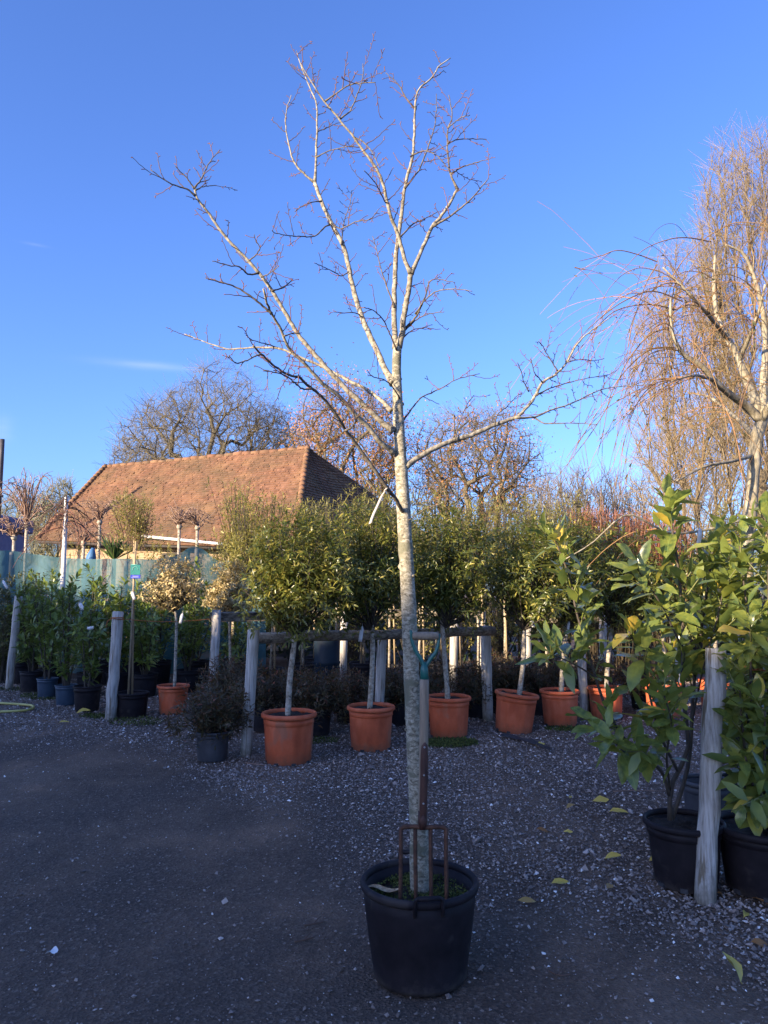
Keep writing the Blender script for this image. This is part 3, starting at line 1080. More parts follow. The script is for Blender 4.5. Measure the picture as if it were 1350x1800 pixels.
def bare_tree(name, label, px, d, top_y, w_px, seed, n=1500, r_base=.35, trunk_f=.3, mat='oak_bark', twigs=2, twig_len=.5, r_twig=.0065, leaf=0, leaf_mat_='oak_leaf', bf=.35, down=.8, cat='tree', group='bare trees beyond the nursery', low=-.75, lean=0.0, leaf_low=False, step=.7, r_tip=.0075, expo=2.35, lump=.08):
    rng = np.random.default_rng(seed)
    base = P(px, 1000, d)
    base[2] = 0
    top = P(px, top_y, d)[2]
    k = d / FPX
    rx = w_px * k / 2
    zc = top * (.30 + .70 * .5) if trunk_f < .5 else top * .65
    rz = top - zc
    root = thing(name, label, cat, base, group)
    pts = crown_points(base + np.array([lean, 0, zc]), (rx, rx * .9, rz), n, rng, bottom=low)
    th = top * trunk_f
    trunk = [base + np.array([lean * f * .5 + rng.normal(0, .03) * (f > 0), 0, th * f]) for f in np.linspace(0, 1, 7)]
    X, par, r, tip = grow(pts, trunk, r_tip, r_base, rng, bf, step, down, expo)
    part('trunk', tree_mesh(X, par, r, tip, rng, 0), M[mat], root)
    tw = MB()
    ti = np.where(tip)[0]
    for _ in range(twigs):
        b_ = X[ti] + (X[par[ti]] - X[ti]) * rng.random((len(ti), 1)) * 1.2
        dd = nrm(nrm(X[ti] - X[par[ti]]) * .8 + rng.normal(0, .5, (len(ti), 3)) + np.array([0, 0, .25]))
        l = twig_len * rng.uniform(.4, 1.3, (len(ti), 1))
        tw.segs(b_, b_ + dd * l, r_twig, r_twig * .55, 3, rng.uniform(.3, .9, len(ti)))
    part('crown', tw, M[mat], root, kind='stuff')
    if leaf:
        z_ = X[ti][:, 2]
        pr = np.clip(1.25 - (z_ - z_.min()) / (z_.max() - z_.min() + 1e-6), .1, 1) if leaf_low else np.ones(len(ti))
        pr = pr * (rng.random(len(ti)) < .4)
        ii = rng.choice(len(ti), leaf, p=pr / pr.sum())
        lp = X[ti][ii] + rng.normal(0, twig_len * .55, (leaf, 3))
        lb = MB()
        lb.leaves(lp, rng.normal(0, 1, (leaf, 3)) + np.array([0, 0, -.6]), rng.normal(0, 1, (leaf, 3)), rng.uniform(.07, .12, leaf), rng.uniform(.04, .07, leaf), rng.random(leaf))
        part('foliage', lb, M[leaf_mat_], root, kind='stuff')
    return root


bare_tree('oak_tree', 'large rounded leafless oak rising behind the left of the tiled roof', 362, 36, 655, 318, 21, 2500, .40, .30, twigs=3, twig_len=.85, bf=.16, low=-.55, down=.12)
bare_tree('oak_tree', 'smaller leafless tree at the left foot of the large rounded oak', 232, 38, 752, 130, 22, 600, .2, .3, twigs=3, twig_len=.7, bf=.16, low=-.5, down=.12)
bare_tree('oak_tree', 'narrow leafless tree between the rounded oak and the russet oak', 478, 36, 700, 110, 23, 600, .2, .3, twigs=3, twig_len=.7, bf=.16, low=-.5, down=.12)
bare_tree('oak_tree', 'russet oak still holding dry orange leaves behind the roof hip', 612, 33, 662, 235, 24, 1500, .38, .30, twigs=3, twig_len=.7, leaf=12000, bf=.16, low=-.8, down=.12)
bare_tree('oak_tree', 'spreading oak right of the tall pale trunk with russet leaves low down', 838, 33, 708, 260, 25, 1800, .42, .26, twigs=3, twig_len=.8, leaf=7000, leaf_low=True, bf=.16, low=-.9, down=.12)
bare_tree('willow_tree', 'low rounded olive bare tree behind the left end of the barn', 95, 32, 846, 90, 26, 700, .2, .35, 'twig_olive', 4, .5, .010, bf=.4)
bare_tree('willow_tree', 'faint bare tree showing between the flue pole and the barn', 22, 34, 862, 110, 27, 500, .2, .35, 'twig_olive', 4, .5, .008, bf=.4)
# thicket of thin trees on the skyline
th_rng = np.random.default_rng(5)
labels = ['first thin bare tree of the skyline thicket right of the spreading oak', 'thin bare sapling with upright twigs, second in the skyline thicket',
          'third thin bare sapling of the skyline thicket, densely twigged', 'slender bare tree in the middle of the skyline thicket',
          'thin bare tree above the red stemmed shrub in the skyline thicket', 'slender bare sapling behind the hanging willow shoots',
          'thin bare tree near the right end of the skyline thicket', 'last thin bare tree of the skyline thicket before the tall golden tree']
for i, px in enumerate((948, 972, 996, 1022, 1046, 1072, 1098, 1128)):
    bare_tree('thicket_tree', labels[i], px, 29 + th_rng.uniform(-2, 2), 822 + th_rng.uniform(-8, 14), 52, 40 + i, 170, .07, .12, 'twig_grey', 3, .7, .009, bf=.8, down=2.0, low=-1, group='thin trees of the skyline thicket', step=.6)
# upright golden-brown bare trees at the right
bare_tree('poplar_tree', 'tall upright golden-brown bare tree at the right edge', 1350, 15, 222, 225, 31, 3000, .10, .22, 'twig_gold', 3, .45, .0036, bf=.75, down=2.5, low=-1, step=.45, r_tip=.0034, expo=2.7, group='upright golden bare trees')
bare_tree('poplar_tree', 'lower golden-brown bare tree left of the tallest one on the right', 1225, 16, 430, 215, 32, 2000, .09, .15, 'twig_gold', 3, .45, .0036, bf=.7, down=2.2, low=-1, step=.45, r_tip=.0034, expo=2.7, group='upright golden bare trees')
bare_tree('poplar_tree', 'low spreading bare bush at the foot of the golden trees', 1240, 13, 690, 270, 33, 1300, .07, .1, 'twig_gold', 2, .4, .0034, bf=.5, down=1.2, low=-1, step=.4, r_tip=.0034, group='upright golden bare trees')

# ------------------------------------------------------------------ shrubs behind: masses one can tell apart
def shrub(name, label, px, d, top_y, w_px, seed, mat, n=260, m=9, L=.07, Wd=.02, base_y=None, cat='shrub', group=None, up=.9, angle=50, depth=None, stems=True, droop=0.0, lump=.14, zlow=0.05):
    rng = np.random.default_rng(seed)
    base = P(px, 1000, d)
    base[2] = 0
    top = P(px, top_y, d)[2]
    k = d / FPX
    rx = w_px * k / 2
    root = thing(name, label, cat, base, group)
    zc = (top + zlow) / 2
    tips, ax = ellipsoid_shoots(base + np.array([0, 0, zc]), (rx, depth or rx * .8, (top - zlow) / 2), n, rng, .3, up, .35, lump)
    pos, D, U, Lr, Wr = rosettes(tips, ax, m, L, Wd, rng, angle, L * 1.6, .3, droop)
    mb = MB()
    mb.leaves(pos, D, U, Lr, Wr, np.clip(rng.normal(.5, .25, len(pos)), 0, 1), .2)
    part('foliage', mb, M[mat], root, kind='stuff')
    if stems:
        sb = MB()
        k_ = rng.choice(n, min(n, 60), replace=False)
        b0 = base + np.stack([rng.normal(0, .06, len(k_)), rng.normal(0, .06, len(k_)), np.zeros(len(k_))], -1)
        mid = b0 * .5 + tips[k_] * .5 + np.array([0, 0, .08])
        sb.segs(b0, mid, .008, .006, 4)
        sb.segs(mid, tips[k_], .006, .003, 3)
        part('stem', sb, M['laurel_wood'], root, kind='stuff')
    return root


sh = [(300, 1002, 13.5, 150), (430, 930, 14.5, 130), (520, 925, 14, 130), (620, 915, 14.5, 140), (720, 915, 14, 140), (800, 900, 14.5, 130), (880, 905, 14, 130), (960, 905, 14.5, 140), (1040, 930, 14, 130), (1130, 930, 14, 140), (1230, 920, 14.5, 150), (1330, 915, 14, 150)]
names_sh = ['behind the netting peak', 'left of the russet oak, far row', 'under the dark roof hip, far row', 'below the roof hip corner, far row', 'behind the tall pale trunk, far row', 'right of the tall pale trunk, far row',
            'below the spreading oak, far row', 'below the start of the skyline thicket, far row', 'behind the red stemmed shrub, far row', 'behind the top of the near laurel, far row', 'behind the willow trunk, far row', 'at the right edge, far row']
for i, (px, ty, d, w) in enumerate(sh):
    shrub('background_shrub', 'tall loose green-brown shrub ' + names_sh[i], px, d, ty, w, 60 + i, 'olive_leaf' if i < 7 else 'brown_shrub', 300, 9, .085, .020, group='tall shrubs of the far row', up=1.2)
for i, (px, ty, d, w, lab) in enumerate(((150, 962, 14.2, 90, 'low loose green shrub in front of the barn boards, right of the birch'), (258, 938, 14.3, 100, 'loose olive shrub hiding the barn wall right of the sign'),
                                         (305, 950, 14.6, 90, 'loose olive shrub below the two umbrella-trained trees'), (388, 905, 14.2, 90, 'tall olive shrub left of the brightest cream ball'), (450, 893, 14.4, 110, 'tall olive shrub in front of the right end of the roof'))):
    shrub('barn_shrub', lab, px, d, ty - 10, w * 1.15, 160 + i, 'olive_leaf', 400, 9, .085, .020, group='loose shrubs in front of the barn', up=1.2)
# red stemmed dogwoods
for i, (px, ty, by, w, lab) in enumerate(((1040, 897, 975, 60, 'small red twigged dogwood bush nearest the skyline thicket'), (1098, 902, 985, 85, 'bright red twigged dogwood bush left of the near laurel top'), (1168, 905, 1000, 100, 'orange-red dogwood bush behind the near laurel top'))):
    rng = np.random.default_rng(90 + i)
    d = 12.2
    base = P(px, 1000, d)
    base[2] = 0
    root = thing('dogwood_shrub', lab, 'shrub', base, 'red twigged dogwoods')
    top = P(px, ty, d)[2]
    n = 420
    e_ = base + np.stack([rng.normal(0, w * d / FPX * .32, n), rng.normal(0, .2, n), top * rng.uniform(.72, 1.02, n)], -1)
    m_ = base + (e_ - base) * np.array([.5, .5, .55]) + rng.normal(0, .03, (n, 3))
    mb = MB()
    b0 = base + rng.normal(0, .08, (n, 3)) * np.array([1, 1, 0])
    mb.segs(b0, m_, .007, .005, 3, 0.0)
    mb.segs(m_, e_, .005, .003, 3, .35 + .65 * rng.random(n))
    for _ in range(3):
        b2 = m_ + (e_ - m_) * rng.random((n, 1))
        mb.segs(b2, b2 + rng.normal(0, .07, (n, 3)) + np.array([0, 0, .1]), .004, .0025, 3, rng.random(n))
    part('twigs', mb, M['red_twig'], root, kind='stuff')

# ------------------------------------------------------------------ windbreak net
net = thing('windbreak_net', 'teal windbreak netting stretched between posts behind the left plants', 'netting', (P(200, 1000, 13)[0], 13, 0))
prof_ = [(-160, 962), (0, 970), (15, 969), (60, 976), (113, 983), (160, 985), (215, 984), (270, 986), (310, 980), (335, 963), (352, 964), (385, 990), (430, 978), (470, 985)]
pp = [P(px, py, 13 + .3 * sin(px * .02)) for px, py in prof_]
rng = np.random.default_rng(8)
mb = MB()
xs_ = np.linspace(pp[0][0], pp[-1][0], 90)
zt = np.interp(xs_, [p[0] for p in pp], [p[2] for p in pp])
yt = np.interp(xs_, [p[0] for p in pp], [p[1] for p in pp])
v = []
nv = 8
for j in range(nv + 1):
    f = j / nv
    v.append(np.stack([xs_, yt + .04 * np.sin(xs_ * 5 + f * 4) * (1 - f * .5) + .015 * np.sin(xs_ * 17), f * zt + .02], -1))
v = np.concatenate(v)
q = [(j * 90 + i, j * 90 + i + 1, (j + 1) * 90 + i + 1, (j + 1) * 90 + i) for j in range(nv) for i in range(89)]
mb.add(v, None, q)
part('net_panel', mb, M['net'], net)
for px in (15, 113, 218, 343):
    p = P(px, np.interp(px, [a for a, _ in prof_], [b_ for _, b_ in prof_]) + 1, 13.12)
    mb = MB()
    mb.tube([[p[0], p[1] + .12, 0], [p[0], p[1] + .12, p[2]]], .04, 8)
    part('post', mb, M['wood_post'], net)
mb = MB()
rng = np.random.default_rng(12)
p0, p1 = P(160, 963, 13.6), P(160, 1030, 13.6)
for i in range(9):
    pass
mb.tube([[p0[0], 13.6, .1], [p0[0] - .02, 13.6, p0[2] - .45], [p0[0] + .02, 13.6, p0[2] - .15], [p0[0] + .04, 13.6, p0[2]]], [.13, .12, .08, .03], 10, wob=.18, rng=rng)
solo('blue_sheet', mb, M['blue_sheet'], 'narrow upright blue wrapped bundle standing behind the teal netting', 'wrapped bundle', (p0[0], 13.6, 0))

# ------------------------------------------------------------------ umbrella-trained bare trees and weeping birch by the barn
def umbrella_tree(px, head_y, d, w_px, label, seed, base_stem='stem_pale', rise=.45, n=24):
    rng = np.random.default_rng(seed)
    b0 = P(px, 1000, d)
    b0[2] = 0
    h = P(px, head_y, d)[2]
    root = thing('umbrella_tree', label, 'tree', b0, 'umbrella-trained bare trees')
    mb = MB()
    mb.tube([b0, b0 + np.array([.01, 0, h * .5]), b0 + np.array([0, 0, h])], [.032, .028, .032], 8)
    mb.tube([b0 + np.array([0, 0, h - .05]), b0 + np.array([0, 0, h]), b0 + np.array([0, 0, h + .05])], [.04, .06, .04], 8)
    part('trunk', mb, M[base_stem], root)
    tb = MB()
    R = w_px * d / FPX / 2
    for i in range(n):
        a = rng.uniform(0, 6.28)
        r = R * rng.uniform(.55, 1.1)
        p = b0 + np.array([0, 0, h + rng.uniform(-.03, .06)])
        k = 6
        pts = []
        rz = rise * rng.uniform(.3, 1.2)
        for j in range(k + 1):
            f = j / k
            pts.append(p + np.array([cos(a + f * rng.normal(0, .1)) * r * f, sin(a) * r * f, rz * math.sin(f * pi * .75) * R * 1.6]) + (rng.normal(0, .018, 3) if j else 0))
        pts = np.array(pts)
        rr = np.linspace(.012, .004, k + 1)
        tb.segs(pts[:-1], pts[1:], rr[:-1], rr[1:], 4, rng.random())
        for _ in range(4):
            j = rng.integers(2, k + 1)
            e = pts[j] + rng.normal(0, .08, 3) + np.array([0, 0, .05])
            tb.segs(pts[j:j + 1], e[None], .005, .003, 3, rng.random())
    part('branches', tb, M['umbrella_twig'], root, kind='stuff')


umbrella_tree(172, 918, 14.5, 95, 'umbrella-trained bare tree just right of the white birch stem', 101)
umbrella_tree(145, 955, 14.0, 80, 'lowest umbrella-trained bare tree, in front of the barn boards', 102)
umbrella_tree(313, 926, 15.0, 80, 'umbrella-trained bare tree above the cream leaved ball, left of two', 103)
umbrella_tree(345, 928, 15.0, 70, 'umbrella-trained bare tree above the cream leaved ball, right of two', 104)
umbrella_tree(43, 922, 14.5, 120, 'umbrella-trained bare tree with wide dark tangle at the left edge', 105, rise=.8, n=46)
umbrella_tree(22, 945, 14.0, 80, 'small umbrella-trained bare tree nearest the left edge', 106)
rng = np.random.default_rng(110)
d = 12.4
b0 = P(110, 1000, d)
b0[2] = 0
top = P(117, 873, d)
birch = thing('weeping_birch', 'weeping birch with white speckled stem and drooping bare branches', 'tree', b0)
mb = MB()
mb.tube([b0, b0 * .5 + top * .5 + np.array([.01, 0, 0]), top], [.046, .040, .030], 10, wob=.06, rng=rng)
part('trunk', mb, M['birch'], birch)
tb = MB()
for i in range(34):
    a = rng.uniform(0, 6.28)
    r = rng.uniform(.35, .95)
    k = 8
    st = top + (b0 - top) * rng.uniform(0, .18)
    pts = [st]
    for j in range(1, k + 1):
        f = j / k
        pts.append(st + np.array([cos(a) * r * f ** .9, sin(a) * r * f, .07 * math.sin(f * pi) - r * .85 * f ** 1.5]) + rng.normal(0, .012, 3))
    pts = np.array(pts)
    rr = np.linspace(.011, .003, k + 1)
    tb.segs(pts[:-1], pts[1:], rr[:-1], rr[1:], 4, rng.random())
    for _ in range(5):
        j = rng.integers(2, k)
        e = pts[j] + np.array([rng.normal(0, .08), rng.normal(0, .08), -rng.uniform(.05, .25)])
        tb.segs(pts[j:j + 1], e[None], .004, .002, 3, rng.random())
part('branches', tb, M['twig_dark'], birch, kind='stuff')
# spiky strap leaved plant by the netting
rng = np.random.default_rng(111)
b0 = P(200, 1000, 13.4)
b0[2] = 0
root = thing('cordyline', 'spiky plant with upright strap leaves above the teal netting', 'plant', b0)
mb = MB()
h = P(200, 985, 13.4)[2]
mb.tube([b0, b0 + np.array([0, 0, h])], [.05, .04], 8)
part('trunk', mb, M['laurel_wood'], root)
n = 60
mb = MB()
dv = nrm(np.stack([rng.normal(0, .55, n), rng.normal(0, .4, n), np.ones(n)], -1))
mb.leaves(np.repeat((b0 + np.array([0, 0, h]))[None], n, 0), dv, rng.normal(0, 1, (n, 3)), rng.uniform(.35, .6, n), .045, rng.random(n), .2)
part('foliage', mb, M['strap_leaf'], root, kind='stuff')

# ------------------------------------------------------------------ rounded hedge-like plants at far left, dark laurel bank behind
shrub('viburnum_shrub', 'dense small leaved dark shrub at the left edge behind the leaning post', 20, 11.9, 1008, 110, 120, 'shrub_leaf', 420, 9, .06, .028, group='small leaved shrubs at the left edge')
shrub('viburnum_shrub', 'dense small leaved dark shrub beneath the netting, second from the left edge', 62, 12.2, 1008, 90, 121, 'shrub_leaf', 360, 9, .06, .028, group='small leaved shrubs at the left edge')
shrub('viburnum_shrub', 'brownish small leaved shrub low at the left edge behind the leftmost leaning post', 14, 12.3, 1070, 90, 122, 'shrub_leaf', 360, 9, .055, .022, group='small leaved shrubs at the left edge')

# ------------------------------------------------------------------ laurels: leaf meshes
def big_leaf(seed, L=1.0, Wd=.42, curl=.16, fold=.18):
    rng = np.random.default_rng(seed)
    ts = np.array([0, .07, .28, .52, .76, .92, 1.0])
    ws = np.array([.012, .03, .36, .5, .40, .18, .0]) * Wd
    cu = rng.uniform(-.12, curl * 2.6)
    tw = rng.uniform(-.9, .9)
    fold = fold * rng.uniform(.3, 2.2)
    wave = rng.uniform(.01, .04)
    v, q, t = [], [], []
    for i, (a, w) in enumerate(zip(ts, ws)):
        h = -cu * a * a + wave * sin(a * 9 + seed)
        rot = tw * a * .5
        e = .022 * rng.normal()
        for s_ in (-1, 0, 1):
            x_ = s_ * w
            v.append([x_ * cos(rot), a, h + (fold * abs(x_) + x_ * sin(rot) + (e if s_ else 0))])
    for i in range(len(ts) - 1):
        for k in range(2):
            q.append((i * 3 + k, i * 3 + k + 1, i * 3 + k + 4, i * 3 + k + 3))
    mb = MB()
    mb.add(v, t, q)
    return mb


LEAF_NEAR = [big_leaf(s_).mesh('leaf', M['laurel']) for s_ in range(10)]
LEAF_FAR = [big_leaf(s_ + 20, Wd=.38).mesh('leaf', M['laurel_far']) for s_ in range(4)]


def spline(pts, n):
    pts = np.asarray(pts, float)
    seg = np.concatenate([[0], np.cumsum(np.linalg.norm(np.diff(pts, axis=0), axis=1))])
    t = np.linspace(0, seg[-1], n)
    ext = np.vstack([2 * pts[0] - pts[1], pts, 2 * pts[-1] - pts[-2]])
    out = []
    for x in t:
        i = min(max(np.searchsorted(seg, x) - 1, 0), len(pts) - 2)
        f = (x - seg[i]) / max(seg[i + 1] - seg[i], 1e-9)
        p0, p1, p2, p3 = ext[i], ext[i + 1], ext[i + 2], ext[i + 3]
        out.append(.5 * (2 * p1 + (p2 - p0) * f + (2 * p0 - 5 * p1 + 4 * p2 - p3) * f * f + (3 * p1 - p0 - 3 * p2 + p3) * f ** 3))
    return np.array(out)


def laurel_on_stems(root, stems, rng, leaf_L, meshes, limit=300, side_every=.11, start=.45, side_len=(.10, .26), m_tip=7, wood='laurel_wood', shoots='laurel_shoot'):
    """stems: list of (points, r0, r1). Side shoots grow from the upper parts; leaves sit round every shoot."""
    wb, sb = MB(), MB()
    tips, axes, wts = [], [], []
    for pts, r0, r1, st in stems:
        c = spline(pts, 18)
        wb.tube(c, np.linspace(r0, r1, 18), 7)
        L = np.linalg.norm(np.diff(c, axis=0), axis=1).sum()
        tips.append(c[-1])
        axes.append(c[-1] - c[-3])
        k = max(2, int(L * (1 - st) / side_every))
        for f in np.linspace(st, .96, k):
            i = min(int(f * 17), 16)
            p = c[i] + (c[i + 1] - c[i]) * (f * 17 - i)
            tn = nrm(c[i + 1] - c[i])
            dr = nrm(rng.normal(0, 1, 3) + np.array([0, -.15, .1]))
            dr = nrm(dr - tn * np.dot(dr, tn))
            ax = nrm(tn * .75 + dr * .9 + np.array([0, 0, .25]))
            l = rng.uniform(*side_len) * (1.1 - .5 * f)
            e = p + ax * l + np.array([0, 0, .02])
            sb.segs(p[None], e[None], .004, .0028, 5)
            tips.append(e)
            axes.append(ax)
    part('stem', wb, M[wood], root)
    part('shoots', sb, M[shoots], root, kind='stuff')
    pos, D, U, Lr, Wr = rosettes(tips, axes, m_tip, leaf_L, 0, rng, 58, leaf_L * .9, .3, .05)
    k = rng.permutation(len(pos))
    U = np.array([0, 0, 1.0]) * .9 + U * .7
    leaf_objects('leaf', meshes, pos[k], D[k], U[k], Lr[k], root, limit, rng)
    return len(pos)


def pot_laurel(px, base_y, d, rim_w, top_y, w_px, seed, label, mat, group='laurels in pots along the left', leafL=.135, limit=110, n_st=5):
    rng = np.random.default_rng(seed)
    b0 = P(px, 1000, d)
    b0[2] = gz(b0[0], b0[1]) * (abs(b0[0]) < 9)
    root = thing('potted_laurel', label, 'potted laurel', b0, group)
    r = rim_w * d / FPX / 2
    hp = r * 1.75
    add_pot(root, r, r * .80, hp, mat, .04, .010, drains=0, rng=rng)
    top = P(px, top_y, d)[2]
    R = w_px * d / FPX / 2
    stems = []
    for i in range(n_st):
        a = 2 * pi * i / n_st + rng.uniform(-.4, .4)
        rr = R * rng.uniform(.25, .75) * (0 if i == 0 else 1)
        z = top * (1 if i == 0 else rng.uniform(.62, .95))
        p0 = b0 + np.array([cos(a) * .03, sin(a) * .03, hp - .05])
        p1 = b0 + np.array([cos(a) * rr * .55, sin(a) * rr * .55, hp + (z - hp) * .45])
        p2 = b0 + np.array([cos(a) * rr, sin(a) * rr, z - .08])
        stems.append(([p0, p1, p2], .010, .005, .12))
    nl = laurel_on_stems(root, stems, rng, leafL, LEAF_FAR, limit, .10, side_len=(.10, .34), m_tip=9)
    return root


lab_l = [
    (46, 1205, 11.9, 40, 1010, 60, 'laurel in a dark pot right beside the leftmost leaning post', 'pot_dark'),
    (65, 1215, 10.9, 40, 1005, 75, 'laurel in a dark pot, second from the leftmost leaning post', 'pot_dark'),
    (93, 1223, 10.4, 36, 1000, 85, 'laurel in a tall blue-black pot above the mossy gravel', 'pot_blue'),
    (126, 1236, 9.75, 38, 1010, 90, 'laurel in the larger blue-black pot left of the low black pot', 'pot_blue'),
    (163, 1250, 9.25, 48, 1058, 95, 'low bright green laurel in a wide black pot beside the leaning post with twine', 'pot_black'),
    (165, 1215, 10.6, 44, 1000, 90, 'taller laurel rising behind the low one in the wide black pot', 'pot_dark'),
    (215, 1210, 10.6, 44, 1020, 90, 'laurel right behind the leaning post with orange twine', 'pot_dark'),
    (262, 1215, 10.4, 44, 1060, 100, 'laurel in shade left of the small terracotta pot', 'pot_dark'),
    (335, 1215, 10.8, 44, 1050, 110, 'laurel in shade right behind the small terracotta pot', 'pot_dark'),
    (285, 1190, 11.8, 44, 1010, 110, 'laurel rising behind the olive-cream ball standard', 'pot_dark'),
    (350, 1190, 11.9, 44, 990, 110, 'laurel between the two cream ball standards, in the back row', 'pot_dark'),
    (100, 1190, 11.6, 44, 1018, 100, 'laurel in the back row right below the white birch stem', 'pot_dark'),
    (196, 1190, 11.8, 44, 1040, 100, 'laurel in the back row left of the canes with the sign', 'pot_dark'),
    (243, 1190, 12.0, 44, 1030, 100, 'laurel in the back row right behind the canes with the sign', 'pot_dark'),
    (415, 1215, 11.2, 44, 1085, 110, 'dark laurel below the short back rail', 'pot_dark'),
]
for i, (px, by, d, rw, ty, w, lab, mt) in enumerate(lab_l):
    pot_laurel(px, by, d, rw, ty, w, 130 + i, lab, M[mt], limit=150, n_st=7 if i > 4 else 6)

# ------------------------------------------------------------------ posts, rails and twine
def post(name, label, base, top, r, seed, mat='wood_post', group=None, flat=False, sides=14):
    rng = np.random.default_rng(seed)
    base, top = np.asarray(base, float), np.asarray(top, float)
    mb = MB()
    k = 9
    pts = [base + (top - base) * f + (np.array([rng.normal(0, .004), rng.normal(0, .004), 0]) if 0 < f < 1 else 0) for f in np.linspace(0, 1, k)]
    pts[0] = base - (top - base) * .08
    mb.tube(pts, r * (1 + rng.normal(0, .015, k)), sides, True, .5, .02, rng)
    return solo(name, mb, M[mat], label, 'post', tuple(base), group)


def at_depth(px, py, d):
    return P(px, py, d)


post('wooden_post', 'round weathered wooden post leaning right, with orange twine near its top', G(194, 1262), P(208, 1075, 8.62), .062, 201, group='leaning wooden posts')
post('wooden_post', 'round weathered wooden post leaning right at the left edge', G(15, 1212), P(33, 1048, 11.15), .056, 202, group='leaning wooden posts')
# right hand sawn post, nearest
mb = MB()
rng = np.random.default_rng(203)
b0, t0 = G(1240, 1578), P(1258.5, 1140, 3.68)
k = 12
pts = [b0 + (t0 - b0) * f + (np.array([rng.normal(0, .0025), rng.normal(0, .003), 0]) if 0 < f < 1 else 0) for f in np.linspace(-.04, 1, k)]
rad = .0485 * (1 - .02 * np.linspace(0, 1, k)) * (1 + rng.normal(0, .012, k))
mb.tube(pts, rad, 18, True, .5, .025, rng)
solo('wooden_post', mb, M['wood_post'], 'thick pale weathered post with split bottom in front of the right laurels', 'post', tuple(b0), 'leaning wooden posts')

# front support rail (post, rail, post) for the terracotta standards
fr = thing('rail_fence', 'rough support rail on three posts behind the row of terracotta pots', 'fence', tuple(G(432, 1334)), 'nursery support rails')
rng = np.random.default_rng(204)
RA, RB = P(447, 1123, 6.88), P(868, 1108, 8.40)
mb = MB()
pts = [RA + (RB - RA) * f + np.array([0, 0, rng.normal(0, .006)]) for f in np.linspace(0, 1, 12)]
mb.tube(pts, .050 * (1 + rng.normal(0, .02, 12)), 12, True, .5, .03, rng)
part('rail', mb, M['wood_rail'], fr)
for (px, py, d, tx, ty, r) in ((432, 1335, 6.72, 446, 1107, .052), (664, 1305, 7.72, 672, 1116, .050), (858, 1272, 8.48, 853, 1100, .058)):
    base = P(px, py, d)
    base[2] = -.05
    t = P(tx, ty, d)
    mb = MB()
    pts = [base + (t - base) * f for f in np.linspace(0, 1, 8)]
    mb.tube(pts, r * (1 + rng.normal(0, .015, 8)), 14, True, .5, .02, rng)
    part('post', mb, M['wood_post'], fr)
bk = thing('rail_fence', 'dark plank support rail further back under the cream ball and dark crowns', 'fence', tuple(P(378, 1000, 9.2) * np.array([1, 1, 0])), 'nursery support rails')
for a, b2, n_ in ((P(368, 1085, 9.3), P(470, 1083, 9.6), 1), (P(735, 1079, 10.4), P(850, 1077, 10.7), 1), (P(470, 1083, 9.6), P(735, 1079, 10.4), 1), (P(905, 1088, 9.6), P(1080, 1084, 10.0), 1)):
    mb = MB()
    dv = nrm(b2 - a)
    sd = nrm(np.cross(dv, [0, 0, 1]))
    R = np.stack([dv, sd, np.cross(sd, dv)], 1)
    mb.box((a + b2) / 2, (np.linalg.norm(b2 - a) - .01, .07, .125), R, bevel=.018)
    part('rail', mb, M['wood_rail'], bk)
for (px, ty, d, r) in ((381, 1072, 9.2, .055), (606, 1075, 9.95, .052), (799, 1078, 10.5, .06), (848, 1075, 10.8, .05), (928, 1086, 9.7, .05), (1060, 1082, 9.9, .05)):
    t = P(px, ty, d)
    mb = MB()
    mb.tube([[t[0] - .04, d, -.05], [t[0] - .02, d, .5], t], [r, r, r * .98], 14, True, .5, .03, rng)
    part('post', mb, M['wood_post'], bk)
for k, (px, by, ty, d, r) in enumerate(((1020, 1262, 1100, 8.75, .05), (1182, 1260, 1085, 8.9, .055))):
    t = P(px, ty, d)
    post('wooden_post', ('upright grey post right of the fifth terracotta pot', 'upright grey post half hidden behind the near laurel leaves')[k], [t[0] + .02, d, 0], t, r, 206 + k, group='leaning wooden posts')
# twine between the leaning post and the back rail post
mb = MB()
a, b2 = P(206, 1087, 8.6), P(372, 1088, 9.15)
n = 24
f = np.linspace(0, 1, n)
pts = a + (b2 - a) * f[:, None]
pts[:, 2] -= .035 * np.sin(pi * f)
mb.tube(pts, .0045, 5)
ang = np.linspace(0, 4 * pi, 30)
mb.tube(np.stack([a[0] + .066 * np.cos(ang), a[1] + .066 * np.sin(ang), a[2] + .012 * np.sin(ang * .7)], -1), .0055, 5)
mb.tube(a + np.array([[-.05, -.05, 0], [-.09, -.06, -.03], [-.10, -.06, -.10]]), .005, 5)
solo('twine', mb, M['twine'], 'orange twine tied round the leaning post and strung to the rail post', 'twine', tuple(a))
mb = MB()
pts = spline([P(1300, 1190, 3.75), P(1308, 1172, 3.72), P(1322, 1178, 3.7), P(1336, 1176, 3.72), P(1365, 1186, 3.8)], 16)
mb.tube(pts, .0028, 5)
mb.tube(pts + np.array([0, .004, .006]) * np.sin(np.linspace(0, 9, 16))[:, None], .0028, 5)
solo('twine', mb, M['twine'], 'loose frayed orange twine beside the thick right post', 'twine', tuple(pts[0]))

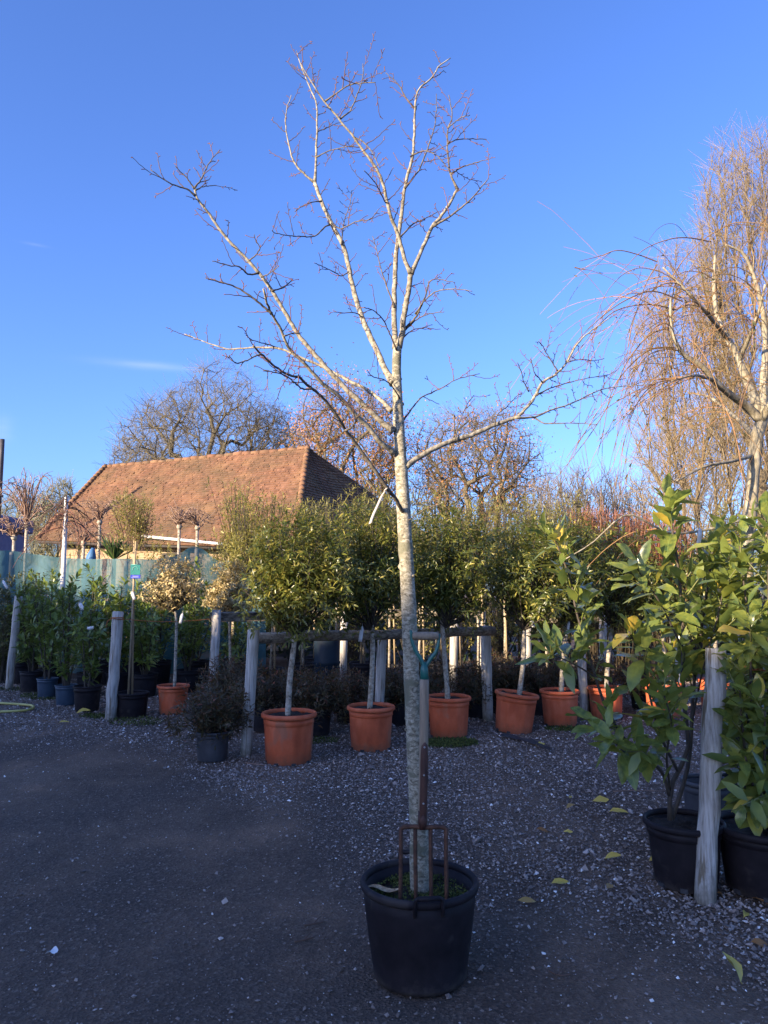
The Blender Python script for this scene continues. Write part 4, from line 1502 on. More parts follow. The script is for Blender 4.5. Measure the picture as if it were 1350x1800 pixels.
# ------------------------------------------------------------------ standards in terracotta pots
def standard_crown(c, r, seed, mat='standard_leaf', n=330, m=10, L=.085, Wd=.024, up=.6, droop=.35):
    rng = np.random.default_rng(seed)
    tips, ax = ellipsoid_shoots(c, r, n, rng, .30, up, .45, rng.uniform(.13, .2))
    # a few upright leading shoots break the outline
    k = max(4, n // 8)
    a = rng.uniform(0, 6.28, k)
    rr = np.sqrt(rng.random(k)) * .8
    st = np.asarray(c) + np.stack([np.cos(a) * rr * r[0], np.sin(a) * rr * r[1], r[2] * (np.sqrt(1 - rr ** 2) + rng.uniform(.02, .36, k))], -1)
    tips = np.vstack([tips, st])
    ax = np.vstack([ax, nrm(rng.normal(0, .25, (k, 3)) + np.array([0, 0, 1]))])
    pos, D, U, Lr, Wr = rosettes(tips, ax, m, L, Wd, rng, 62, L * 1.5, .3, droop)
    mb = MB()
    mb.leaves(pos, D, U, Lr, Wr, np.clip(rng.normal(.48, .22, len(pos)), 0, 1), .35, .35)
    tb = MB()
    b0 = np.asarray(c) - np.array([0, 0, r[2] * 1.02])
    kk = rng.choice(len(tips), 70, replace=False)
    mid = b0 * .45 + tips[kk] * .55
    tb.segs(np.repeat(b0[None], len(kk), 0), mid, .009, .006, 4)
    tb.segs(mid, tips[kk], .006, .003, 3)
    return mb, tb


def terracotta_standard(px, base_y, rim_w, crown, stem_px, seed, label, tilt=0.0, pot_mat='terracotta', leaf='standard_leaf', group='standards in terracotta pots', L=.080, Wd=.020, n=620, hp_f=.86, d=None, r_st=.024, droop=.35, flutes=14):
    rng = np.random.default_rng(seed)
    b0 = G(px, base_y)
    if d:
        b0 = P(px, 1000, d)
    dd = b0[1]
    b0[2] = gz(b0[0], b0[1]) - .004
    root = thing('potted_standard', label, 'potted tree', b0, group)
    r = rim_w * dd / FPX / 2
    hp = 2 * r * hp_f
    p = add_pot(root, r, r * .80, hp, M[pot_mat], .03, .022 * r / .23, flutes, rng=rng)
    cx, cy, crx, crz = crown
    cc = P(cx, cy, dd)
    k = dd / FPX
    mb, tb = standard_crown(cc, (crx * k, crx * k * .95, crz * k), seed, leaf, n, 10, L, Wd, droop=droop)
    part('crown', mb, M[leaf], root, kind='stuff')
    sb = MB()
    pts = [b0 + np.array([0, 0, hp - .05])] + [P(a, b_, dd) for a, b_ in stem_px] + [cc - np.array([0, 0, crz * k * .6])]
    pts[0] = np.array([P(stem_px[0][0], stem_px[0][1], dd)[0] - .0, dd, hp - .05])
    c = spline(pts, 16)
    sb.tube(c, np.linspace(r_st * 1.15, r_st * .85, 16) * (1 + rng.normal(0, .04, 16)), 10, wob=.05, rng=rng)
    part('trunk', sb, M['stem_pale'], root)
    part('branches', tb, M['laurel_wood'], root, kind='stuff')
    if tilt:
        root.rotation_euler = (0, tilt, 0)
    return root


terracotta_standard(507, 1337, 95, (518, 1018, 95, 96), [(506, 1255), (510, 1190), (518, 1120)], 301, 'dark leaved standard in the nearest terracotta pot, beside the left rail post')
terracotta_standard(652, 1314, 83, (652, 1006, 98, 98), [(650, 1245), (654, 1180), (655, 1110)], 302, 'dark leaved standard in the terracotta pot left of the tall pale trunk')
terracotta_standard(789, 1296, 78, (782, 1008, 92, 92), [(787, 1225), (782, 1160), (777, 1085)], 303, 'dark leaved standard in the terracotta pot just right of the garden fork')
terracotta_standard(902, 1285, 76, (897, 1016, 92, 88), [(905, 1220), (905, 1160), (900, 1100)], 304, 'dark leaved standard in the tilted terracotta pot, fourth of the row', radians(7))
terracotta_standard(985, 1274, 68, (1000, 1020, 84, 84), [(986, 1220), (990, 1160), (996, 1100)], 305, 'dark leaved standard in the fifth terracotta pot, near the left laurel shoots')
terracotta_standard(1066, 1262, 62, (1078, 1025, 76, 80), [(1066, 1205), (1070, 1150)], 306, 'dark leaved standard in a terracotta pot partly hidden by laurel leaves', n=420)
terracotta_standard(1168, 1260, 66, (1160, 1030, 78, 78), [(1170, 1205), (1168, 1150)], 307, 'dark leaved standard in the terracotta pot seen through the near laurel stems', n=420)
terracotta_standard(1262, 1250, 62, (1255, 1030, 75, 74), [(1262, 1205), (1258, 1150)], 308, 'dark leaved standard in a terracotta pot hidden behind the thick right post', n=420)
# ball standards with cream foliage
terracotta_standard(311, 1254, 55, (306, 1032, 47, 42), [(307, 1200), (309, 1140), (310, 1090)], 309, 'olive-cream ball standard in the small terracotta pot at the left', leaf='cream_leaf', L=.06, Wd=.022, n=330, r_st=.017, d=8.95, droop=.1, group='cream leaved ball standards')
terracotta_standard(404, 1240, 52, (402, 1040, 44, 44), [(405, 1180), (404, 1130), (403, 1090)], 310, 'brightest cream leaved ball standard above the short back rail', pot_mat='pot_dark', leaf='cream_leaf', L=.06, Wd=.024, n=360, r_st=.017, d=9.9, droop=.1, group='cream leaved ball standards')

# staked willowy evergreens of the inner rows: one of each kind, then copies
def staked_tree(px, d, seed, label, crown, pot_mat='pot_dark', two=True):
    rng = np.random.default_rng(seed)
    b0 = P(px, 1000, d)
    b0[2] = 0
    root = thing('staked_tree', label, 'tree', b0, 'staked evergreen trees of the inner rows')
    add_pot(root, .21, .17, .36, M[pot_mat], .04, .014, drains=0, rng=rng)
    rx, rz, zc = crown
    mb = MB()
    mb.tube([b0 + np.array([0, 0, .3]), b0 + np.array([.02, 0, .8]), b0 + np.array([0, .01, zc])], [.019, .017, .010], 8, wob=.05, rng=rng)
    part('trunk', mb, M['stem_pale'], root)
    mb = MB()
    mb.tube([b0 + np.array([.07, -.05, .25]), b0 + np.array([.045, -.04, zc - rz * .3])], .014, 8)
    part('stake', mb, M['stake'], root)
    tips, ax = ellipsoid_shoots(b0 + np.array([0, 0, zc]), (rx, rx, rz), 230, rng, .25, 1.0, .4, .14)
    k = 26
    st = b0 + np.stack([rng.normal(0, rx * .38, k), rng.normal(0, rx * .38, k), zc + rz * rng.uniform(.75, 1.35, k)], -1)
    tips = np.vstack([tips, st])
    ax = np.vstack([ax, nrm(rng.normal(0, .3, (k, 3)) + np.array([0, 0, 1]))])
    pos, D, U, Lr, Wr = rosettes(tips, ax, 10, .085, .016, rng, 52, .16, .3, .05)
    mb = MB()
    mb.leaves(pos, D, U, Lr, Wr, np.clip(rng.normal(.5, .22, len(pos)), 0, 1), .25)
    part('crown', mb, M['olive_leaf'], root, kind='stuff')
    mb = MB()
    b1 = b0 + np.array([0, 0, zc - rz * .8])
    mb.segs(np.repeat(b1[None], 90, 0), tips[-90:], .007, .003, 3)
    part('branches', mb, M['laurel_wood'], root, kind='stuff')
    return root


kinds = [staked_tree(478, 10.6, 401, 'staked willowy evergreen with thin top left of the first dark standard crown', (.34, .62, 2.05)),
         staked_tree(590, 10.2, 402, 'staked willowy evergreen with feathery top in front of the dark roof hip', (.38, .55, 1.95)),
         staked_tree(800, 11.0, 403, 'staked willowy evergreen right behind the third terracotta standard', (.40, .52, 1.9))]
spots = [(415, 11.6, 0, 'staked willowy evergreen with tall thin top above the brightest cream ball'),
         (440, 10.4, 1, 'staked willowy evergreen between the brightest cream ball and the first dark crown'),
         (535, 10.9, 2, 'staked willowy evergreen above the right of the first dark standard crown'),
         (556, 12.2, 0, 'staked willowy evergreen further back below the roof hip corner'),
         (640, 11.2, 0, 'staked willowy evergreen above the second dark standard crown'),
         (684, 10.6, 1, 'staked willowy evergreen just left of the tall pale trunk'),
         (735, 10.4, 2, 'staked willowy evergreen close right of the tall pale trunk'),
         (765, 11.6, 0, 'staked willowy evergreen behind the garden fork grip, further back'),
         (838, 10.2, 1, 'staked willowy evergreen between the third and fourth terracotta standards'),
         (884, 10.9, 2, 'staked willowy evergreen behind the fourth dark standard crown'),
         (925, 11.5, 1, 'staked willowy evergreen right of the fourth dark standard crown'),
         (958, 10.5, 2, 'staked willowy evergreen left of the fifth dark standard crown'),
         (1010, 11.3, 1, 'staked willowy evergreen behind the fifth dark standard crown'),
         (1290, 11.0, 2, 'staked willowy evergreen behind the willow trunk')]
rng = np.random.default_rng(410)
for px, d, kd, lab in spots:
    b0 = P(px, 1000, d)
    clone(kinds[kd], (b0[0], d, 0), rng.uniform(0, 6.28), lab, None, rng.uniform(.98, 1.12))
# the labelled one in a black pot with canes, left
rng = np.random.default_rng(420)
b0 = G(231, 1258)
dd = b0[1]
b0[2] = -.004
root = thing('potted_standard', 'feathery bronze-green tree on paired canes in a black pot beside the leaning post', 'potted tree', b0)
add_pot(root, 29 * dd / FPX, 24 * dd / FPX, .27, M['pot_black'], .04, .012, drains=0, rng=rng)
for k, (xb, xt) in enumerate(((226, 239), (231, 236))):
    mb = MB()
    mb.tube([np.array([P(xb, 1240, dd)[0], dd - .03 + .05 * k, .2]), P(xt, 930 if k else 950, dd)], .0115, 8)
    part('cane', mb, M['stake'], root)
mb = MB()
top = P(236, 905, dd)
mb.tube([b0 + np.array([-.03, .04, .2]), P(231, 1100, dd) + np.array([0, .04, 0]), top + np.array([0, .03, 0])], [.014, .012, .008], 8)
part('trunk', mb, M['laurel_wood'], root)
kx = dd / FPX
tips, ax = ellipsoid_shoots(P(237, 915, dd), (42 * kx, 40 * kx, 54 * kx), 260, rng, .15, .9, .4, .16)
st = P(237, 905, dd) + np.stack([rng.normal(0, .15, 26), rng.normal(0, .12, 26), rng.uniform(.05, .32, 26)], -1)
tips = np.vstack([tips, st])
ax = np.vstack([ax, nrm(rng.normal(0, .35, (26, 3)) + np.array([0, 0, 1]))])
pos, D, U, Lr, Wr = rosettes(tips, ax, 8, .06, .011, rng, 50, .12, .3, .05)
mb = MB()
mb.leaves(pos, D, U, Lr, Wr, np.clip(rng.normal(.5, .3, len(pos)), 0, 1), .25)
part('crown', mb, M['olive_leaf'], root, kind='stuff')
mb = MB()
mb.segs(P(236, 965, dd) * .35 + tips[::3] * .65 + np.array([0, 0, -.1]), tips[::3], .004, .0025, 3)
part('branches', mb, M['twig_dark'], root, kind='stuff')
# its sign
c = P(238, 1005, dd - .04)
sg = thing('plant_sign', 'square green and blue plant sign fixed to the canes', 'sign', tuple(c))
mb = MB()
mb.box(c + np.array([0, 0, .026]), (.115, .006, .122), bevel=.002)
part('sign_panel', mb, M['sign_green'], sg, smooth=False)
mb = MB()
mb.box(c + np.array([.004, -.001, -.058]), (.118, .007, .042), bevel=.002)
part('sign_band', mb, M['sign_blue'], sg, smooth=False)
mb = MB()
mb.box(c + np.array([.006, -.006, -.053]), (.07, .002, .007))
mb.box(c + np.array([.0, -.006, -.067]), (.085, .002, .004))
part('lettering_line', mb, M['sign_lilac'], sg, smooth=False)
mb = MB()
mb.box(c + np.array([0, -.005, .085]), (.10, .003, .006))
pts = spline([c + np.array([-.035, -.005, .01]), c + np.array([-.02, -.005, .055]), c + np.array([.015, -.005, .06]), c + np.array([.035, -.005, .02])], 10)
mb.tube(pts, .0028, 4)
part('emblem', mb, M['sign_pale'], sg)


def tag_obj(label, a, b2, w, group='white plant labels', mat='white'):
    a, b2 = np.asarray(a, float), np.asarray(b2, float)
    d = nrm(b2 - a)
    sd = nrm(np.cross(d, np.array([0, 1.0, 0])))
    nn = np.cross(sd, d) * .0015
    mb = MB()
    k = 5
    v = []
    for i in range(k + 1):
        f = i / k
        p = a + (b2 - a) * f + np.array([0, -.01 * sin(f * 3), 0])
        ww = w * (.35 if i == 0 else 1) / 2
        v += [p - sd * ww - nn, p + sd * ww - nn, p + sd * ww + nn, p - sd * ww + nn]
    q = []
    for i in range(k):
        for j in range(4):
            q.append((i * 4 + j, i * 4 + (j + 1) % 4, (i + 1) * 4 + (j + 1) % 4, (i + 1) * 4 + j))
    q += [(3, 2, 1, 0), (k * 4, k * 4 + 1, k * 4 + 2, k * 4 + 3)]
    mb.add(v, None, q)
    mb.tube([a + np.array([0, .01, .03]), a], .0015, 4)
    return solo('plant_label', mb, M[mat], label, 'plant label', tuple(a), group)


tag_obj('white label hanging on the canes below the green and blue sign', P(232, 1040, dd - .05), P(237, 1054, dd - .06), .035)
tag_obj('white label hanging from the stem of the olive-cream ball standard', P(321, 1078, 8.85), P(317, 1096, 8.85), .035)
tag_obj('white barcode label hanging in front of the rail left of the tall pale trunk', P(637, 1101, 6.95), P(633, 1128, 6.95), .034)
tag_obj('white label hanging under the fourth dark standard crown', P(931, 1079, 7.7), P(938, 1102, 7.7), .034)
tag_obj('long pale label curling under the fifth dark standard crown', P(1000, 1092, 8.1), P(996, 1118, 8.1), .03)
tag_obj('white label high in the laurel leaves left of the willow trunk', P(1230, 928, 4.0), P(1227, 958, 4.0), .022)
tag_obj('white label in the dark shrub at the left edge', P(5, 1020, 11.3), P(13, 1034, 11.3), .04)
tag_obj('white label lying in the leaves of the low bright laurel', P(153, 1105, 9.0), P(165, 1103, 9.0), .035)
tag_obj('white label in the leaves of the laurel above the blue-black pots', P(140, 1060, 9.5), P(147, 1072, 9.5), .05)
# blue drum under the rail
b0 = P(576, 1000, 9.4)
b0[2] = 0
mb = MB()
hz = P(576, 1120, 9.4)[2]
mb.lathe([(.05, hz), (.15, hz - .01), (.165, hz - .05), (.16, hz * .66), (.17, hz * .64), (.16, hz * .62), (.16, hz * .33), (.17, hz * .31), (.16, hz * .29), (.16, 0)], b0, 24)
solo('plastic_drum', mb, M['drum'], 'dark blue drum in the shade below the front support rail', 'drum', tuple(b0))

# ------------------------------------------------------------------ low dark red shrubs in pots
def nandina(px, d, seed, label, r=.36, h=.62, pot_mat='pot_dark'):
    rng = np.random.default_rng(seed)
    b0 = P(px, 1000, d)
    b0[2] = 0
    root = thing('potted_shrub', label, 'potted shrub', b0, 'low dark red shrubs in pots')
    add_pot(root, .155, .125, .24, M[pot_mat], .03, .012, drains=0, rng=rng)
    tips, ax = ellipsoid_shoots(b0 + np.array([0, 0, h * .62]), (r, r, h * .38), 260, rng, .2, .7, .4, .1)
    pos, D, U, Lr, Wr = rosettes(tips, ax, 11, .065, .014, rng, 60, .11, .35, .25)
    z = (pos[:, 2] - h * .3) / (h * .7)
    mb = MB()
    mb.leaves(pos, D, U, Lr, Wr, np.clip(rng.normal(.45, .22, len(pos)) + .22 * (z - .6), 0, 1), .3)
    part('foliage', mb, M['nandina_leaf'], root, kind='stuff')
    mb = MB()
    mb.segs(np.repeat((b0 + np.array([0, 0, .2]))[None], 80, 0), tips[:80], .005, .002, 3)
    part('stem', mb, M['laurel_wood'], root, kind='stuff')
    return root


g0 = G(381, 1334)
nd = [nandina(381, g0[1], 501, 'low dark feathery shrub in a grey-blue pot left of the front rail post', .36, .66, 'pot_grey'),
      nandina(470, 7.9, 502, 'low dark red shrub behind the left rail post', .38, .66)]
rng = np.random.default_rng(510)
for px, d, lab in ((560, 7.7, 'low dark shrub filling the gap between the first and second terracotta pots'), (700, 8.2, 'low dark red shrub behind the tall pale trunk base'),
                   (612, 8.4, 'low dark red shrub behind the second terracotta pot, to its left'), (745, 8.5, 'low reddish shrub behind the shaft of the garden fork'),
                   (835, 8.75, 'low reddish shrub between the third terracotta pot and the right rail post'), (880, 9.0, 'low reddish shrub behind the fourth terracotta pot'),
                   (945, 8.9, 'low reddish shrub between the fourth and fifth terracotta pots'), (1040, 9.1, 'low reddish shrub right of the fifth terracotta pot'),
                   (420, 8.6, 'low dark red shrub behind the grey-blue potted one'), (520, 8.6, 'low dark red shrub behind the first terracotta pot'),
                   (1120, 9.3, 'low dark shrub seen between the near laurel stems')):
    b0 = P(px, 1000, d)
    clone(nd[1], (b0[0], d, 0), rng.uniform(0, 6.28), lab, None, rng.uniform(.92, 1.1))

# ------------------------------------------------------------------ hedge added far back to fill the gaps between stems with darkness
mb = MB()
rng = np.random.default_rng(520)
n = 9500
hx = rng.uniform(-9, 11, n)
hy = 15.5 + rng.normal(0, .3, n)
hz = rng.random(n) ** .8 * (1.55 + .15 * np.sin(hx * 2.3) + .1 * np.sin(hx * 5.1))
mb.leaves(np.stack([hx, hy, hz], -1), rng.normal(0, 1, (n, 3)) + np.array([0, -.5, .5]), rng.normal(0, 1, (n, 3)), rng.uniform(.12, .22, n), rng.uniform(.05, .08, n), rng.random(n))
hedge = thing('hedge', 'long dark hedge added far back to darken the gaps between the stems', 'hedge', (0, 15.5, 0))
part('foliage', mb, M['hedge_leaf'], hedge, kind='stuff')
mb = MB()
k = 40
bx = np.linspace(-9, 11, k)
mb.segs(np.stack([bx, np.full(k, 15.5), np.zeros(k)], -1), np.stack([bx + rng.normal(0, .1, k), np.full(k, 15.5), np.full(k, 1.4)], -1), .03, .015, 5)
part('trunk', mb, M['laurel_wood'], hedge, kind='stuff')

# ------------------------------------------------------------------ right hand laurels
def P3(lst):
    return [P(a, b_, d) for a, b_, d in lst]


g1 = G(1206, 1551)
lau = thing('potted_laurel', 'open many-stemmed cherry laurel in a black pot left of the thick post', 'potted laurel', g1, 'large laurels at the right')
rng = np.random.default_rng(601)
dl = g1[1]
add_pot(lau, 66 * dl / FPX, 50 * dl / FPX, .302, M['pot_black'], .035, .017, rng=rng)
S0 = (1178, 1442, dl - .02)
stems = [
    (P3([S0, (1178, 1387, dl - .02), (1192, 1357, dl), (1210, 1314, dl), (1204, 1253, dl), (1200, 1176, dl), (1200, 1090, dl), (1190, 980, dl - .02), (1172, 885, dl)]), .013, .005, .40),
    (P3([(1181, 1440, dl), (1203, 1372, dl + .03), (1212, 1330, dl + .08), (1216, 1270, dl + .12), (1222, 1180, dl + .16), (1240, 1060, dl + .2), (1255, 950, dl + .2)]), .012, .005, .45),
    (P3([(1177, 1400, dl - .02), (1161, 1354, dl - .06), (1121, 1326, dl - .14), (1087, 1283, dl - .2), (1069, 1246, dl - .22)]), .010, .005, .45),
    (P3([(1135, 1336, dl - .1), (1085, 1290, dl - .05), (1058, 1225, dl), (1044, 1180, dl), (1027, 1121, dl), (1012, 1071, dl - .02), (1003, 1018, dl), (986, 975, dl), (975, 945, dl)]), .009, .004, .40),
    (P3([(1046, 1190, dl), (1010, 1168, dl - .1), (965, 1148, dl - .14)]), .005, .003, .55),
    (P3([(1192, 1357, dl), (1160, 1290, dl - .15), (1140, 1215, dl - .2), (1125, 1150, dl - .22), (1105, 1110, dl - .25)]), .008, .004, .35),
    (P3([(1200, 1140, dl), (1160, 1060, dl - .1), (1120, 1000, dl - .15)]), .006, .003, .45),
    (P3([(1121, 1326, dl - .14), (1095, 1320, dl - .3), (1078, 1300, dl - .38)]), .005, .003, .5),
    (P3([(1178, 1387, dl - .02), (1172, 1330, dl - .22), (1180, 1270, dl - .3), (1165, 1215, dl - .35)]), .007, .003, .4),
    (P3([(1216, 1270, dl + .12), (1235, 1180, dl + .05), (1260, 1090, dl + .0), (1275, 1020, dl)]), .006, .003, .45),
    (P3([(1204, 1253, dl), (1175, 1160, dl + .2), (1150, 1090, dl + .3)]), .006, .003, .4),
]
nl = laurel_on_stems(lau, stems, rng, .172, LEAF_NEAR, 300, .074, side_len=(.06, .22), m_tip=7)
print('laurel leaves', nl)
# second, bushier one at the right edge
g2 = G(1347, 1562)
la2 = thing('potted_laurel', 'bushy bright green laurel in a wide black pot at the right edge', 'potted laurel', g2, 'large laurels at the right')
rng = np.random.default_rng(602)
d2 = g2[1]
add_pot(la2, 79 * d2 / FPX, 62 * d2 / FPX, .30, M['pot_black'], .035, .019, rng=rng)
stems = []
for i, (px, py, dz) in enumerate(((1350, 905, 0), (1300, 960, .1), (1385, 930, .1), (1320, 1080, -.25), (1300, 1210, -.2), (1345, 1250, -.3), (1310, 1330, -.25), (1375, 1150, -.2), (1340, 1400, -.3), (1290, 1290, .15), (1285, 1050, .25))):
    t = P(px, py, d2 + dz)
    b0 = g2 + np.array([rng.normal(0, .03), rng.normal(0, .03), .27])
    m_ = b0 * .5 + t * .5 + np.array([(t[0] - b0[0]) * .1, 0, .08])
    stems.append(([b0, m_, t], .009, .004, .18 if py > 1200 else .3))
laurel_on_stems(la2, stems, rng, .168, LEAF_NEAR, 300, .095, side_len=(.07, .26), m_tip=7)
# third one behind, with the grey pot and another pot
d3 = 4.62
g3 = P(1300, 1000, d3)
g3[2] = 0
la3 = thing('potted_laurel', 'laurel in a dark pot standing behind the thick right post', 'potted laurel', g3, 'large laurels at the right')
rng = np.random.default_rng(603)
add_pot(la3, .19, .15, .30, M['pot_dark'], .035, .015, rng=rng)
stems = []
for i, (px, py, dz) in enumerate(((1262, 935, 0), (1300, 985, .1), (1340, 950, .1), (1275, 1080, -.2), (1320, 1090, -.2), (1262, 1180, -.15), (1330, 1200, -.15), (1290, 1280, -.2))):
    t = P(px, py, d3 + dz)
    b0 = g3 + np.array([rng.normal(0, .03), rng.normal(0, .03), .27])
    stems.append(([b0, b0 * .5 + t * .5 + np.array([0, 0, .06]), t], .009, .004, .25))
laurel_on_stems(la3, stems, rng, .168, LEAF_NEAR, 300, .12, side_len=(.07, .24), m_tip=7)
g4 = P(1226, 1000, 4.62)
g4[2] = 0
gp = thing('plant_pot', 'empty grey pot behind the pot of the open many-stemmed laurel', 'pot', g4)
add_pot(gp, .155, .125, .30, M['pot_grey'], .05, .015, rng=rng)

# ------------------------------------------------------------------ weeping willow at the right
dw = 4.75
rng = np.random.default_rng(610)
bw = P(1306, 1000, dw)
bw[2] = 0
wil = thing('willow_tree', 'pale trunked weeping willow with arching bare whips at the right', 'tree', bw)
mb = MB()
tr = spline([bw, P(1312, 1100, dw), P(1314, 970, dw), P(1319, 896, dw), P(1329, 783, dw), P(1340, 735, dw)], 20)
mb.tube(tr, np.linspace(.047, .037, 20) * (1 + rng.normal(0, .03, 20)), 14, wob=.05, rng=rng)
part('trunk', mb, M['willow_bark'], wil)
limbs = [
    ([(1338, 741, 0), (1311, 713, -.05), (1284, 694, -.15), (1253, 667, -.25), (1233, 643, -.3), (1202, 624, -.35), (1187, 600, -.38), (1179, 569, -.4), (1179, 525, -.42)], .030, .007),
    ([(1340, 735, 0), (1319, 682, .05), (1299, 635, .1), (1280, 597, .15), (1264, 566, .18), (1257, 538, .2), (1255, 488, .2), (1257, 449, .2)], .034, .008),
    ([(1340, 735, 0), (1344, 647, .05), (1346, 589, .1), (1335, 520, .1), (1310, 450, .05), (1275, 430, 0)], .032, .007),
    ([(1338, 741, 0), (1365, 690, -.2), (1390, 640, -.4)], .028, .01),
    ([(1325, 800, 0), (1290, 810, -.2), (1240, 820, -.4), (1190, 845, -.55)], .014, .005),
    ([(1322, 905, 0), (1270, 925, -.1), (1190, 938, -.25), (1150, 925, -.4), (1100, 905, -.5), (1040, 955, -.55), (990, 985, -.6)], .010, .003),
    ([(1330, 770, 0), (1300, 740, .3), (1250, 700, .6), (1210, 690, .8)], .02, .006),
    ([(1280, 597, .15), (1250, 560, -.1), (1215, 520, -.25), (1165, 470, -.3)], .016, .005),
    ([(1253, 667, -.25), (1220, 660, -.45), (1180, 670, -.6)], .012, .004),
    ([(1299, 635, .1), (1330, 560, -.2), (1345, 500, -.35)], .016, .006),
]
lim_c = []
for pts, r0, r1 in limbs:
    c = spline([P(a, b_, dw + e) for a, b_, e in pts], 22)
    lim_c.append((c, r0, r1))
    mb = MB()
    mb.tube(c, np.linspace(r0, r1, 22) * (1 + rng.normal(0, .05, 22)), 8)
    part('branch', mb, M['willow_bark'], wil)


def whip(mb, p, d0, L, rng, r0=.0035, grav=1.7, n=16, curl=0.0):
    pts = [p]
    d = nrm(d0)
    st = L / n
    for i in range(n):
        d = nrm(d + np.array([0, 0, -grav * st]) + rng.normal(0, .05, 3))
        p = p + d * st
        pts.append(p)
    pts = np.array(pts)
    rr = np.linspace(r0, .0014, n + 1)
    mb.segs(pts[:-1], pts[1:], rr[:-1], rr[1:], 3, rng.random())
    return pts


wb, wl_ = MB(), MB()
lp, ld = [], []
for li, (c, r0, r1) in enumerate(lim_c):
    k = (30, 26, 20, 16, 6, 2, 12, 24, 15, 16)[li]
    for _ in range(k):
        f = rng.uniform(.3, 1) ** .8
        i = min(int(f * 20), 20)
        tn = nrm(c[i + 1] - c[i])
        side = nrm(np.array([rng.normal(-.7, .7), rng.normal(-.1, .6), rng.normal(.25, .3)]))
        pts = whip(wb, c[i], tn * np.array([.5, .5, .15]) + side, rng.uniform(.35, 1.15), rng, rng.uniform(.002, .004), rng.uniform(1.2, 3.2))
        if rng.random() < .35:
            j = rng.integers(6, 14)
            whip(wb, pts[j], nrm(pts[j + 1] - pts[j]) + rng.normal(0, .4, 3), rng.uniform(.25, .6), rng, .002, 1.6, 8)
        if rng.random() < .35:
            for j in rng.integers(8, 16, 4):
                lp.append(pts[j])
                ld.append(nrm(pts[j] - pts[j - 1]) + rng.normal(0, .4, 3))
# traced leaders that arch out to the left
for tr_ in ([(1155, 460, -.3), (1120, 447, -.35), (1085, 440, -.4), (1055, 450, -.4), (1018, 459, -.45)],
            [(1250, 425, -.1), (1210, 418, -.2), (1175, 421, -.3), (1130, 440, -.35), (1090, 480, -.4)],
            [(1275, 430, 0), (1277, 400, 0), (1292, 392, -.1), (1320, 391, -.2), (1360, 396, -.3)],
            [(1200, 530, -.2), (1150, 512, -.3), (1105, 525, -.4), (1060, 555, -.45), (1015, 600, -.5), (985, 655, -.5)],
            [(1190, 545, -.2), (1140, 535, -.35), (1085, 545, -.4), (1050, 575, -.45), (1000, 640, -.5)],
            [(1195, 612, -.3), (1150, 612, -.35), (1110, 640, -.4), (1075, 690, -.45), (1060, 760, -.45), (1050, 800, -.45)],
            [(1180, 575, -.3), (1140, 590, -.35), (1100, 640, -.4), (1075, 700, -.5), (1040, 760, -.5), (975, 845, -.5)],
            [(1155, 465, -.3), (1135, 500, -.35), (1115, 560, -.4), (1105, 600, -.45)],
            [(1010, 330 + 140, -.4), (1030, 475, -.4)]):
    c = spline([P(a, b_, dw + e) for a, b_, e in tr_], 20)
    rr = np.linspace(.0048, .0016, 20)
    wb.segs(c[:-1], c[1:], rr[:-1], rr[1:], 4, .2)
    for _ in range(3):
        i = rng.integers(5, 19)
        whip(wb, c[i], nrm(c[i] - c[i - 1]) + rng.normal(0, .35, 3), rng.uniform(.25, .7), rng, .002, 1.6, 10)
part('whips', wb, M['willow_whip'], wil, kind='stuff')
lp, ld = np.array(lp), np.array(ld)
mb = MB()
mb.leaves(lp, ld, rng.normal(0, 1, lp.shape), rng.uniform(.025, .05, len(lp)), .008, rng.random(len(lp)), .2)
part('leaves', mb, M['willow_leaf'], wil, kind='stuff')

# ------------------------------------------------------------------ the tall young tree in its pot
g0 = G(738, 1708)
D0 = g0[1]
KX = D0 / FPX
pt = thing('potted_tree', 'tall pale-barked leafless young tree in a large black pot at the centre', 'potted tree', (g0[0], g0[1], 0))
rng = np.random.default_rng(701)
RT, RBt, HP = .2255, .178, P(732, 1546, D0)[2] + .008
c0 = np.array([g0[0], g0[1], -.006])
body, rim = MB(), MB()
prof = [(RBt * .93, 0), (RBt * .99, .006), (RBt, .02), (RBt * .992, .024), (RBt + (RT - RBt) * .35, HP * .4), (RBt + (RT - RBt) * .72, HP * .8), (RT - .012, HP - .012), (RT - .018, HP - .012), (RT - .034, HP * .8), (RBt, HP * .5)]
body.lathe(prof, c0, 64)
pot = part('pot', body, M['pot_black'], pt)
k = np.linspace(-.5 * pi, 1.5 * pi, 15)
rim.lathe([(RT - .010 + .012 * np.cos(t), HP - .012 + .016 * np.sin(t)) for t in k], c0, 64)
part('rim', rim, M['pot_black'], pot)
# two lug handles: front and back, raised loops over the rim
for a in (-pi / 2 + .10, pi / 2 + .10):
    rd = np.array([cos(a), sin(a), 0])
    td = np.array([-sin(a), cos(a), 0])
    cc = c0 + rd * (RT + .004)
    zt = HP + .022
    pts = [cc - td * .050 + np.array([0, 0, HP - .045]), cc - td * .050 + np.array([0, 0, HP - .005]), cc - td * .047 + np.array([0, 0, zt - .006]) + rd * .006, cc - td * .038 + np.array([0, 0, zt]) + rd * .008,
           cc + td * .038 + np.array([0, 0, zt]) + rd * .008, cc + td * .047 + np.array([0, 0, zt - .006]) + rd * .006, cc + td * .050 + np.array([0, 0, HP - .005]), cc + td * .050 + np.array([0, 0, HP - .045])]
    mb = MB()
    mb.tube(pts, .0075, 8)
    mb.tube([cc - td * .038 + np.array([0, 0, zt - .002]) + rd * .008, cc + td * .038 + np.array([0, 0, zt - .002]) + rd * .008], .009, 8)
    part('handle', mb, M['pot_black'], pot)
ZS = HP - .062
